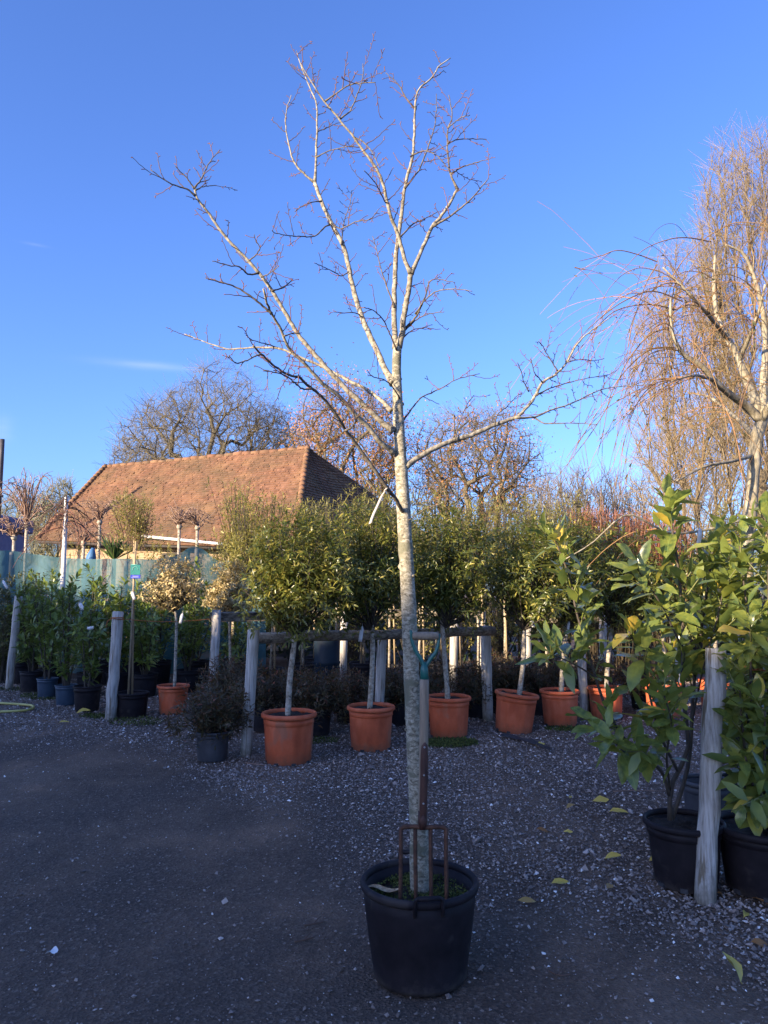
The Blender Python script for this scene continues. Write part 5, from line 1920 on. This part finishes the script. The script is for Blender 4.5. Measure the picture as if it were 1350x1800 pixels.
part('soil', soil_shape(RT - .034, ZS, c0, rng, .008), M['soil'], pt)
n = 5200
a = rng.uniform(0, 6.28, n)
r = np.sqrt(rng.random(n)) * (RT - .042)
mx, my = r * np.cos(a), r * np.sin(a)
pat = np.sin(mx * 31 + 1) + np.sin(my * 37 + 2) + np.sin((mx + my) * 23)
ok = (pat > -.25) | (rng.random(n) < .2)
mx, my = mx[ok], my[ok]
mp = np.stack([mx, my, np.full(len(mx), ZS + .004) + rng.uniform(0, .016, len(mx))], -1) + c0
mb = MB()
mb.leaves(mp, rng.normal(0, 1, mp.shape) + np.array([0, 0, .7]), rng.normal(0, 1, mp.shape), rng.uniform(.006, .014, len(mp)), rng.uniform(.004, .008, len(mp)), rng.random(len(mp)), .1)
part('moss', mb, M['moss'], pt, kind='stuff')

trunk_px = [(740, 1585, 17.5), (738, 1540, 17), (736, 1450, 15.5), (731, 1350, 14.6), (727, 1270, 14.2), (723, 1180, 13.8), (719, 1080, 13.4), (715, 1000, 13.4), (711, 930, 13.0), (708, 870, 12.4), (704, 800, 12), (700, 730, 10.6), (698, 680, 9.6), (697, 640, 8.6), (699, 605, 8.0)]
tp = np.array([P(a_, b_, D0 + .02) for a_, b_, _ in trunk_px])
tp[0][2] = ZS - .03
tr_r = np.interp(np.linspace(0, 1, 60), np.linspace(0, 1, len(trunk_px)), [w * KX for _, _, w in trunk_px])
tc = spline(tp, 60)
for i in (22, 36, 41, 45, 50):
    tr_r[i] *= 1.07
mb = MB()
mb.tube(tc, tr_r * (1 + rng.normal(0, .012, 60)), 18, wob=.02, rng=rng)
for _ in range(26):
    i = rng.integers(3, 56)
    a_ = rng.uniform(0, 6.28)
    d_ = np.array([cos(a_), sin(a_), rng.uniform(.0, .5)])
    rk = rng.uniform(.004, .009)
    mb.tube([tc[i] + d_ * tr_r[i] * .7, tc[i] + d_ * tr_r[i] * 1.02, tc[i] + d_ * (tr_r[i] * 1.02 + rk * rng.uniform(.3, 1.0))], [rk * 1.8, rk * 1.1, rk * .5], 7)
part('trunk', mb, M['bark_pale'], pt)

# traced limbs: photo path, depth change from the trunk at start and end, radius in photo pixels at start and end, twigs along it
BR_ = [
    ('L1', [(692, 674), (678, 652), (665, 622), (648, 585), (633, 548), (618, 495), (606, 440), (583, 393), (565, 354), (553, 321)], 0, .25, 7.0, 4.2, .25),
    ('L1a', [(553, 321), (556, 273), (557, 224), (556, 183), (541, 146), (529, 116), (521, 90)], .25, .3, 3.2, 1.0, .1),
    ('L1b', [(553, 321), (539, 309), (518, 287), (510, 263), (503, 229), (503, 196), (512, 167)], .25, .2, 2.8, .9, .1),
    ('C', [(697, 612), (694, 585), (693, 548), (694, 493), (697, 440), (705, 383), (710, 340), (719, 297), (727, 263), (729, 205), (734, 162), (760, 135), (772, 116), (792, 102)], 0, .1, 6.6, 1.1, .25),
    ('C1', [(729, 190), (715, 174), (703, 152), (690, 138), (678, 128)], .08, .1, 1.8, .8, .1),
    ('R', [(700, 610), (707, 585), (709, 560), (718, 511), (722, 481)], 0, -.1, 6.8, 5.6, .4),
    ('R1', [(722, 481), (710, 451), (700, 412), (690, 388), (683, 366), (674, 326), (664, 301), (645, 273), (621, 241), (597, 210), (568, 176), (548, 145), (528, 112)], -.1, -.35, 4.6, 1.0, .2),
    ('R2', [(722, 481), (736, 451), (748, 424), (760, 398), (780, 374), (804, 333)], -.1, -.05, 4.8, 2.8, .3),
    ('R2a', [(804, 333), (792, 306), (787, 273), (787, 229), (795, 205), (789, 167)], -.05, 0, 2.6, .9, .1),
    ('R2b', [(760, 398), (794, 378), (828, 350), (845, 330), (859, 313)], -.07, -.2, 2.6, .9, .15),
    ('R2c', [(792, 306), (816, 292), (830, 288), (849, 282)], -.04, -.1, 1.7, .8, .1),
    ('R2d', [(787, 252), (802, 246), (818, 244), (855, 245)], -.03, .1, 1.5, .8, .2),
    ('R2e', [(787, 225), (800, 214), (812, 206), (826, 202)], -.03, -.1, 1.4, .8, .2),
    ('C2', [(712, 330), (735, 300), (752, 260), (765, 215), (767, 165)], .03, .3, 2.0, .9, .2),
    ('C3', [(700, 420), (725, 395), (745, 385), (770, 372)], 0, .25, 2.0, .9, .2),
    ('C4', [(722, 275), (745, 265), (770, 275), (790, 300)], .03, -.25, 1.6, .9, .2),
    ('R1a', [(621, 241), (640, 250), (655, 270), (668, 295)], -.25, -.4, 1.5, .9, .2),
    ('R1b', [(597, 210), (615, 195), (628, 165), (637, 140), (638, 112)], -.28, -.2, 1.7, .8, .2),
    ('R1c', [(571, 178), (590, 165), (612, 150), (628, 147), (660, 145)], -.3, -.5, 1.6, .8, .2),
    ('R1d', [(683, 366), (672, 345), (660, 322), (640, 300)], -.15, -.4, 1.5, .8, .2),
    ('L1c', [(556, 276), (580, 265), (600, 260), (622, 256)], .25, .1, 1.5, .8, .2),
    ('L1d', [(557, 232), (575, 224), (595, 216)], .27, .4, 1.4, .8, .2),
    ('L1e', [(583, 393), (600, 402), (625, 390), (650, 385), (665, 368)], .2, .0, 1.8, .8, .15),
    ('L1f', [(580, 395), (570, 400), (558, 412), (545, 417), (534, 416), (515, 415), (500, 413), (485, 410), (478, 405)], .18, -.1, 1.9, .8, .3),
    ('L1g', [(612, 478), (600, 485), (590, 480), (570, 470), (552, 462)], .12, -.05, 1.5, .8, .2),
    ('L1h', [(600, 430), (603, 405), (606, 385), (615, 360), (618, 335)], .15, .4, 1.6, .8, .2),
    ('L1i', [(565, 354), (550, 355), (533, 362), (518, 372)], .2, .05, 1.4, .8, .2),
    ('L1j', [(640, 560), (625, 550), (605, 550), (585, 548)], .1, .0, 1.4, .8, .25),
    ('C5', [(693, 540), (672, 480), (662, 440), (655, 415)], 0, .15, 1.8, .9, .2),
    ('C6', [(697, 615), (682, 580), (672, 560), (655, 545), (640, 540)], -.02, -.2, 1.8, .9, .2),
    ('Ra', [(711, 578), (726, 563), (738, 542), (748, 520), (755, 496), (770, 491), (800, 497)], -.02, -.15, 2.4, .8, .25),
    ('Rb', [(730, 552), (745, 530), (767, 513), (798, 508), (830, 512)], -.05, -.2, 1.8, .8, .2),
    ('Rc', [(712, 580), (737, 559), (755, 552), (781, 548)], -.02, -.1, 1.6, .8, .2),
    ('Rd', [(710, 592), (725, 580), (740, 577), (760, 571)], -.02, .1, 1.5, .8, .2),
    ('B1', [(692, 757), (670, 741), (644, 715), (618, 693), (589, 663), (559, 630), (522, 585), (500, 548), (478, 511), (459, 485), (437, 459), (411, 433), (385, 402), (366, 374), (346, 348), (342, 330)], -.01, -.25, 6.2, 2.2, .30),
    ('B1a', [(342, 330), (353, 316), (362, 298), (372, 280), (387, 263)], -.25, -.2, 1.8, .8, .15),
    ('B1b', [(344, 345), (328, 332), (308, 326), (288, 316), (265, 299)], -.25, -.35, 1.8, .8, .15),
    ('B1c', [(342, 332), (330, 315), (318, 302), (308, 292)], -.25, -.3, 1.5, .8, .2),
    ('B1d', [(344, 334), (360, 327), (380, 326)], -.25, -.15, 1.4, .8, .2),
    ('B1e', [(455, 480), (437, 482), (422, 470), (400, 466), (373, 459)], -.18, -.3, 2.0, .8, .15),
    ('B1f', [(478, 511), (495, 507), (507, 498), (515, 490)], -.15, .0, 1.8, .9, .2),
    ('B1g', [(438, 458), (450, 448), (457, 436), (450, 425), (447, 412)], -.18, -.25, 1.5, .8, .2),
    ('B1h', [(460, 487), (475, 480), (490, 468)], -.18, -.3, 1.4, .8, .2),
    ('B2', [(692, 795), (670, 778), (641, 744), (618, 722), (596, 696), (567, 674), (537, 641), (507, 611), (493, 578), (478, 552), (470, 535), (463, 508)], -.02, -.55, 5.6, 1.8, .30),
    ('B2a', [(478, 552), (462, 538), (448, 526), (419, 507), (400, 499), (380, 494), (361, 489)], -.48, -.6, 2.2, .8, .2),
    ('B2b', [(500, 590), (515, 587), (530, 585)], -.42, -.3, 1.4, .8, .2),
    ('B3', [(688, 722), (670, 704), (644, 685), (615, 670), (589, 656), (559, 641), (522, 626), (493, 613), (459, 611), (430, 612), (400, 613), (374, 606), (348, 596), (324, 587)], .01, .35, 4.4, 1.0, .30),
    ('B3a', [(493, 613), (470, 605), (450, 600), (433, 592)], .22, .1, 1.5, .8, .2),
    ('B4', [(710, 904), (704, 893), (694, 874), (681, 859), (656, 822), (626, 781), (607, 756), (596, 737), (574, 707), (556, 689), (537, 674), (526, 663), (510, 660), (495, 652), (478, 640), (459, 622), (445, 608)], .0, -.75, 4.4, 1.6, .45),
    ('B4a', [(607, 757), (617, 752), (622, 746), (630, 730), (635, 715), (648, 706), (655, 690)], -.38, -.6, 1.9, .8, .2),
    ('B4b', [(548, 683), (533, 684), (520, 675), (505, 662), (485, 655), (462, 652)], -.55, -.7, 1.7, .8, .2),
    ('B4c', [(459, 622), (440, 630), (425, 637), (412, 637), (402, 624)], -.72, -.8, 1.5, .8, .2),
    ('B5', [(712, 820), (739, 802), (769, 785), (798, 774), (828, 765), (857, 752), (887, 741), (909, 732), (928, 713), (943, 693), (954, 672), (980, 656), (998, 633), (1013, 607), (1035, 585), (1076, 556)], .0, .35, 6.4, 1.2, .40),
    ('B5b', [(905, 734), (939, 733), (965, 722), (994, 713), (1020, 702), (1050, 687), (1083, 680), (1146, 676)], .12, .5, 2.8, .9, .2),
    ('B5c', [(939, 734), (957, 744), (983, 744), (1020, 744), (1050, 747)], .18, .1, 1.8, .8, .2),
    ('B5d', [(943, 695), (965, 683), (1002, 672), (1039, 663), (1069, 659)], .18, .4, 1.8, .8, .15),
    ('B5e', [(954, 672), (945, 662), (939, 655), (936, 642), (933, 630)], .2, .1, 1.5, .9, .2),
    ('B5f', [(930, 688), (920, 670), (917, 655), (909, 637)], .16, .05, 1.5, .9, .2),
    ('B5g', [(980, 652), (970, 636), (961, 622), (955, 610), (946, 600)], .23, .15, 1.6, .9, .2),
    ('B5h', [(998, 636), (1020, 632), (1045, 634), (1062, 630)], .25, .4, 1.5, .8, .2),
    ('B5i', [(870, 747), (875, 728), (890, 716), (905, 700), (918, 690)], .1, .2, 1.4, .8, .2),
    ('B5j', [(800, 773), (808, 740), (822, 710), (833, 695)], .05, .2, 1.3, .8, .3),
    ('B6', [(709, 738), (724, 719), (739, 700), (761, 689), (780, 680), (798, 669), (820, 662), (843, 657)], .01, .1, 2.0, .9, .3),
    ('B7', [(716, 915), (724, 911), (745, 896), (762, 889), (775, 885)], 0, -.2, 1.3, .7, .6),
    ('B8', [(702, 700), (690, 680), (676, 668), (655, 662), (645, 650)], -.02, -.25, 1.5, .8, .3),
]


def add_twigs(mb, c, r, rng, start, dens=.042, lmin=.02, lmax=.14):
    L = np.concatenate([[0], np.cumsum(np.linalg.norm(np.diff(c, axis=0), axis=1))])
    s = L[-1] * start + rng.uniform(0, dens)
    side = 1
    while s < L[-1] * .99:
        i = min(np.searchsorted(L, s), len(c) - 1)
        p = c[i - 1] + (c[i] - c[i - 1]) * ((s - L[i - 1]) / max(L[i] - L[i - 1], 1e-9))
        tn = nrm(c[i] - c[i - 1])
        pr = nrm(np.cross(tn, nrm(np.array([rng.normal(0, .5), -1, rng.normal(0, .5)])))) * side
        side = -side
        d = nrm(tn * rng.uniform(.25, .9) + pr * rng.uniform(.6, 1.1) + np.array([0, rng.normal(0, .5), .22]))
        l = lmin + (lmax - lmin) * rng.random() ** 2.0
        k = max(2, int(l / .014))
        pts = [p]
        zg = rng.choice([-1, 1])
        for j in range(k):
            zg = -zg
            d = nrm(d + zg * .28 * np.cross(d, [0, 1, 0]) + np.array([0, 0, .07]) + rng.normal(0, .08, 3))
            p = p + d * l / k
            pts.append(p)
            if rng.random() < .45:
                e = p + nrm(d + zg * .9 * np.cross(d, [0, 1, 0]) + rng.normal(0, .3, 3)) * rng.uniform(.005, .018)
                mb.segs(p[None], e[None], .0013, .0016, 4, .8)
        pts = np.array(pts)
        rr = np.linspace(min(.0021, r[i] * .8), .0012, k + 1)
        mb.segs(pts[:-1], pts[1:], rr[:-1], rr[1:], 4, rng.uniform(.2, .8))
        mb.segs(pts[-1:], pts[-1:] + d * .005, .0019, .0011, 4, .95)
        s += dens * rng.uniform(.5, 1.5)


for nm, path, z0, z1, w0, w1, tst in BR_:
    n = max(8, len(path) * 4)
    dz = np.linspace(z0, z1, len(path))
    pts = np.array([P(a_, b_, D0 + .02 + q_) for (a_, b_), q_ in zip(path, dz)])
    c = spline(pts, n)
    c[1:-1] += rng.normal(0, .0009, (n - 2, 3))
    rr = np.linspace(w0 * .84, w1 * .85, n) * KX
    rr[:3] *= np.array([1.5, 1.22, 1.05])
    mb = MB()
    mb.tube(c, rr * (1 + rng.normal(0, .03, n)), 9 if w0 > 3 else 6)
    br = part('branch', mb, M['branch_pale'] if (w0 > 2.6 and nm != 'B4') else M['branch_dark'], pt)
    tw = MB()
    add_twigs(tw, c, rr, rng, tst, .030 if w0 < 3 else .036)
    if tw.n:
        part('twigs', tw, M['twig_dark'], br, kind='stuff')

# ribbon tag on the dark branch
mb = MB()
pts = spline(P3([(679, 860, D0 - .12), (672, 870, D0 - .13), (664, 888, D0 - .14), (657, 903, D0 - .15), (651, 920, D0 - .15)]), 12)
v = []
for i, p in enumerate(pts):
    w = .0035 + .003 * sin(min(1, i / 5) * 1.5)
    for s_ in (-1, 1):
        v.append(p + np.array([w * s_, 0, w * .5 * s_]))
        v.append(p + np.array([w * s_, .0012, w * .5 * s_]))
q = []
for i in range(len(pts) - 1):
    a_ = i * 4
    q += [(a_, a_ + 2, a_ + 6, a_ + 4), (a_ + 1, a_ + 5, a_ + 7, a_ + 3), (a_, a_ + 4, a_ + 5, a_ + 1), (a_ + 2, a_ + 3, a_ + 7, a_ + 6)]
mb.add(v, None, q)
mb.tube(pts[:1] + .011 * np.stack([np.cos(np.linspace(0, 6.3, 12)) * .7, np.sin(np.linspace(0, 6.3, 12)), np.cos(np.linspace(0, 6.3, 12)) * .6], -1), .0025, 5)
solo('ribbon_tag', mb, M['ribbon'], 'pale ribbon tag hanging from the low dark branch of the tall tree', 'tag', tuple(pts[0]))

# ------------------------------------------------------------------ garden fork leaning in the pot
DF = D0 - .075
fk = thing('garden_fork', 'garden fork with green yoke and rusty tines standing in the big pot', 'garden fork', tuple(P(743, 1540, DF)))


def FP(x, y, e=0.0):
    return P(x, y, DF + .03 * (1500 - y) / 400 + e)


rng = np.random.default_rng(720)
mb = MB()
a, b2 = FP(725, 1118), FP(771, 1118)
mb.tube([a, a * .85 + b2 * .15, a * .5 + b2 * .5, a * .15 + b2 * .85, b2], [.0135, .0155, .0165, .0155, .0135], 12)
part('grip', mb, M['wood_fork'], fk)
mb = MB()
for path in ([(722, 1108), (724, 1125), (730, 1143), (739, 1157), (745, 1172)], [(772, 1114), (771, 1128), (766, 1146), (757, 1158), (748, 1172)]):
    c = spline([FP(*p) for p in path], 14)
    mb.tube(c, np.linspace(.0055, .0085, 14), 8)
c = [FP(746, 1164), FP(746, 1178), FP(746, 1197)]
mb.tube(c, [.010, .0155, .0175], 12)
part('yoke', mb, M['green_paint'], fk)
mb = MB()
c = spline([FP(746, 1194), FP(745.5, 1260), FP(744.5, 1330), FP(743, 1400), FP(743, 1436)], 14)
mb.tube(c, np.linspace(.0185, .0165, 14), 14)
part('shaft', mb, M['wood_fork'], fk)
c = spline([FP(746.5, 1305, -.017), FP(746, 1320, -.019), FP(745.5, 1370, -.019), FP(744, 1420, -.017), FP(743, 1452, -.008)], 18)
mb = MB()
wd_ = np.interp(np.linspace(0, 1, 18), [0, .06, .2, .8, 1], [.004, .0125, .0145, .0145, .012])
v = []
for p, w in zip(c, wd_):
    v += [p + np.array([-w, .006, 0]), p + np.array([-w * .7, -.003, 0]), p + np.array([w * .7, -.003, 0]), p + np.array([w, .006, 0])]
q = [(i * 4 + j, i * 4 + j + 1, i * 4 + j + 5, i * 4 + j + 4) for i in range(17) for j in range(3)]
mb.add(v, None, q)
mb.tube([FP(743, 1425), FP(743, 1445), FP(743, 1458)], [.0175, .018, .013], 12)
stp = part('socket', mb, M['strap'], fk)
for y_ in (1314, 1363, 1413):
    mb = MB()
    p = FP(746.2 - (y_ - 1314) * .018, y_, -.0215)
    mb.tube([p + np.array([0, .004, 0]), p + np.array([0, -.0015, 0])], [.0048, .0036], 10)
    part('rivet', mb, M['rivet'], stp)
mb = MB()
c = spline([FP(704, 1461, .008), FP(709, 1454, .004), FP(730, 1453), FP(743, 1455), FP(757, 1454), FP(779, 1454, .004), FP(785, 1462, .008)], 20)
mb.tube(c, .0082, 6)
part('head_bar', mb, M['rust'], fk)
for xt, xb, yb in ((704.5, 704, 1575), (730, 731, 1578), (757, 758, 1578), (784, 785, 1572)):
    mb = MB()
    c = spline([FP(xt, 1456, .004), FP(xt, 1500, .002), FP((xt + xb) / 2, 1540, .0), FP(xb, yb, .0), FP(xb, yb + 35, .0)], 10)
    mb.tube(c, [.0078] * 8 + [.007, .004], 4)
    part('tine', mb, M['rust'], fk)

# long dry leaf lying on the moss in the pot
mb = MB()
a, b2 = P(646, 1541, D0 - .03), P(703, 1556, D0 - .06)
a[2] = b2[2] = ZS + .03
k = 10
v = []
dv = nrm(b2 - a)
sd = np.array([-dv[1], dv[0], 0])
for i in range(k + 1):
    f = i / k
    w = .016 * sin(pi * min(max(f, .03), .97)) ** .7
    p = a + (b2 - a) * f + np.array([0, 0, .006 * sin(f * 7)])
    v += [p - sd * w + np.array([0, 0, .008]), p, p + sd * w + np.array([0, 0, .011])]
q = [(i * 3 + j, i * 3 + j + 1, i * 3 + j + 4, i * 3 + j + 3) for i in range(k) for j in range(2)]
mb.add(v, None, q)
solo('dry_leaf', mb, M['dry_leaf'], 'long pale dry leaf lying on the moss inside the big pot', 'leaf', tuple(a))

# ------------------------------------------------------------------ fallen leaves, twigs and other litter
lf = [(1055, 1411, .115, 5, 'flat yellow leaf nearest the pale stick on the gravel'), (1003, 1421, .085, 30, 'curled yellow leaf, lower of a close pair on the gravel'), (1086, 1431, .12, -12, 'long yellow leaf on the gravel left of the laurel pot'),
      (1002, 1405, .06, 70, 'small yellow leaf, upper of a close pair on the gravel'), (953, 1457, .07, 0, 'brownish leaf on the gravel left of the other yellow ones'), (998, 1462, .06, -30, 'small yellow-orange leaf on the dark gravel'),
      (1077, 1508, .095, -8, 'flat yellow leaf left of the foot of the laurel pot'), (983, 1553, .09, 10, 'tan leaf on the gravel right of the big pot'), (1072, 1559, .085, 50, 'broad yellow-green leaf left of the thick post foot'),
      (924, 1587, .08, 12, 'orange-yellow leaf nearest the big black pot'), (1146, 1511, .06, 40, 'yellow leaf tucked against the laurel pot'), (1278, 1725, .125, 125, 'large upturned yellow leaf alone at the lower right'),
      (1310, 1608, .08, 55, 'yellow leaf on pale gravel right of the thick post'), (1336, 1585, .075, -50, 'brown leaf at the right edge beside the wide pot'), (1338, 1659, .09, 0, 'reddish brown leaf at the right edge on the grit'),
      (949, 1312, .10, 30, 'pale yellow leaf lying on the torn black fabric strip'), (146, 1253, .17, 20, 'bright yellow-green leaf by the foot of the low laurel pot'), (112, 1273, .11, 20, 'dull green leaf on the gravel below the blue-black pots'),
      (1268, 1570, .05, 10, 'small red leaf at the foot of the thick post'), (1256, 1540, .09, 60, 'rust brown leaf between the thick post and the wide pot')]
rng = np.random.default_rng(730)
LEAF_FALL = [big_leaf(s_ + 60, Wd=.42, curl=.22, fold=.4).mesh('fallen_leaf', M['fallen']) for s_ in range(5)]
LEAF_BROWN = [big_leaf(s_ + 80, Wd=.42, curl=.5, fold=.6).mesh('fallen_leaf', M['oak_leaf']) for s_ in range(2)]
for i, (px, py, L, a, lab) in enumerate(lf):
    p = G(px, py)
    p[2] = gz(p[0], p[1]) + .014
    br = any(w in lab for w in ('brown', 'red leaf', 'rust'))
    ms = LEAF_BROWN if br else LEAF_FALL
    o = bpy.data.objects.new('fallen_leaf', ms[i % len(ms)])
    up = 42 if 'upturned' in lab else rng.uniform(8, 26)
    o.rotation_euler = (radians(up), radians(rng.uniform(14, 36)), radians(a - 90 + rng.uniform(-8, 8)))
    o.location = p - np.array([cos(radians(a)), sin(radians(a)), 0]) * L * .5
    o.scale = (L, L, L)
    o['label'], o['category'], o['group'] = lab, 'leaf', 'fallen leaves on the gravel'
    COL.objects.link(o)


def stick(label, pxs, r, mat='twig_dark'):
    pts = []
    for px, py in pxs:
        p = G(px, py)
        p[2] = gz(p[0], p[1]) + r + .004
        pts.append(p)
    mb = MB()
    c = spline(pts, 10)
    mb.tube(c, np.linspace(r, r * .6, 10), 6)
    j = 4
    mb.tube([c[j], c[j] + np.array([.02, .03, .012]), c[j] + np.array([.03, .05, .01])], [r * .7, r * .6, r * .4], 5)
    solo('twig', mb, M[mat], label, 'twig', tuple(pts[0]), 'twigs on the ground')


stick('dark twig on the grit left of the big pot, farther one', [(535, 1628), (552, 1625), (570, 1621)], .005)
stick('dark twig on the grit left of the big pot, nearer one', [(518, 1657), (536, 1653), (553, 1648)], .005)
stick('thin twig lying right of the big pot on the grit', [(965, 1712), (985, 1720), (1005, 1718)], .004)
stick('pale thin stick lying on the gravel left of the laurel pot', [(1078, 1394), (1120, 1392), (1165, 1393)], .004, 'umbrella_twig')
stick('thin brown stick by the foot of the left rail post', [(432, 1342), (450, 1345), (466, 1347)], .005, 'umbrella_twig')
stick('curved dark twig among the yellow leaves', [(1038, 1430), (1050, 1437), (1062, 1428)], .003)
# scrap of white paper
mb = MB()
p = G(90, 1681)
p[2] = gz(p[0], p[1]) + .008
mb.grid(lambda u, v_: p + np.array([(u - .5) * .036 + .01 * sin(v_ * 4), (v_ - .5) * .03, .008 * sin(u * 5) * cos(v_ * 3) + .008 * u]), 5, 4)
solo('paper_scrap', mb, M['white'], 'small crumpled white paper scrap on the grit at the lower left', 'paper scrap', tuple(p))
# torn black fabric strip
mb = MB()
ln = [G(880, 1297), G(905, 1300), G(930, 1306), G(950, 1313), G(966, 1323)]
c = spline(ln, 16)
v = []
rng = np.random.default_rng(733)
for i, p in enumerate(c):
    w = .07 * (1 - abs(i / 15 - .45) * .9) + rng.normal(0, .01)
    z = gz(p[0], p[1]) + .012
    for s_ in (-1, -.3, .4, 1):
        v.append([p[0] + w * s_ * .35, p[1] + w * s_, z + .018 * (1 - s_ * s_) * (1 + .5 * sin(i)) + .004 * rng.random()])
q = [(i * 4 + j, i * 4 + j + 1, i * 4 + j + 5, i * 4 + j + 4) for i in range(15) for j in range(3)]
mb.add(v, None, q)
solo('fabric_strip', mb, M['fabric'], 'torn black fabric strip lying in front of the tilted terracotta pot', 'fabric strip', tuple(c[0]))
# yellow hose loop
pts = []
for px, py in ((-80, 1252), (-20, 1254), (20, 1253), (45, 1251), (58, 1247), (56, 1243), (40, 1241), (10, 1239), (-40, 1236), (-90, 1234)):
    p = G(px, py)
    p[2] = .018
    pts.append(p)
mb = MB()
mb.tube(spline(pts, 60), .015, 10)
solo('garden_hose', mb, M['hose'], 'yellow garden hose looped on the gravel at the left edge', 'hose', tuple(pts[0]))
# moss and weeds creeping at the pot feet
mb = MB()
rng = np.random.default_rng(740)
for px, py, w, h, k in ((790, 1309, 50, 8, 2200), (80, 1224, 45, 6, 900), (240, 1268, 50, 8, 600), (987, 1282, 30, 4, 500), (170, 1258, 30, 5, 500), (560, 1300, 40, 6, 300), (20, 1212, 30, 5, 300)):
    a = rng.uniform(0, 6.28, k)
    r = np.sqrt(rng.random(k))
    gp_ = np.array([G(px + w * rr * cos(t), py + h * rr * sin(t)) for rr, t in zip(r, a)])
    gp_[:, 2] = gz(gp_[:, 0], gp_[:, 1]) + rng.uniform(-.004, .012, k)
    mb.leaves(gp_, rng.normal(0, 1, (k, 3)) + np.array([0, 0, .8]), rng.normal(0, 1, (k, 3)), rng.uniform(.012, .03, k), .012, rng.random(k) * .7, .1)
setting('moss_cover', mb, M['moss'], 'stuff')

# ------------------------------------------------------------------ unseen tall hedge added at the left, its top shaped to shade the yard
hd = thing('shade_hedge', 'unseen conifer hedge added left of the yard to shade it', 'hedge', (-13.5, -2, 0))
rng = np.random.default_rng(800)
ux, uy = SUNDIR.x / cos(SUN_EL), SUNDIR.y / cos(SUN_EL)
vv = np.linspace(-20, 7, 90)                    # along the hedge
top = np.interp(vv, [-20, -8.5, -4, -1, 4, 7], [5.86, 5.80, 5.10, 4.58, 4.0, 3.8]) + .16 * np.sin(vv * 1.7) + .12 * np.sin(vv * 4.1 + 1) + .08 * np.sin(vv * 9.3)
mb = MB()
prof_x = [-.9, -1.0, -.9, -.5, 0, .5, .9, 1.0, .9]
prof_z = [0, .35, .8, .97, 1, .97, .8, .35, 0]
v = np.array([[-13.5 + px_ * .9 + rng.normal(0, .05), y_, pz_ * t_ + rng.normal(0, .03)] for y_, t_ in zip(vv, top) for px_, pz_ in zip(prof_x, prof_z)])
q = [(i * 9 + j, i * 9 + j + 1, i * 9 + j + 10, i * 9 + j + 9) for i in range(89) for j in range(8)]
mb.add(v, None, q)
part('core', mb, M['hedge_leaf'], hd)
n = 9000
vi = rng.uniform(-20, 7, n)
ti = np.interp(vi, vv, top)
th = rng.uniform(0, pi, n)
mb = MB()
pos = np.stack([-13.5 + np.cos(th) * .95, vi, ti * (.55 + .45 * np.sin(th)) + rng.uniform(-.12, .06, n)], -1)
mb.leaves(pos, rng.normal(0, .6, (n, 3)) + np.stack([np.cos(th), np.zeros(n), np.sin(th)], -1), rng.normal(0, 1, (n, 3)), rng.uniform(.15, .28, n), .09, rng.random(n))
part('foliage', mb, M['hedge_leaf'], hd, kind='stuff')
tot = 0
for o in bpy.data.objects:
    if o.type == 'MESH':
        tot += 1
print('objects', tot, 'unique tris', sum(len(m_.polygons) for m_ in bpy.data.meshes))
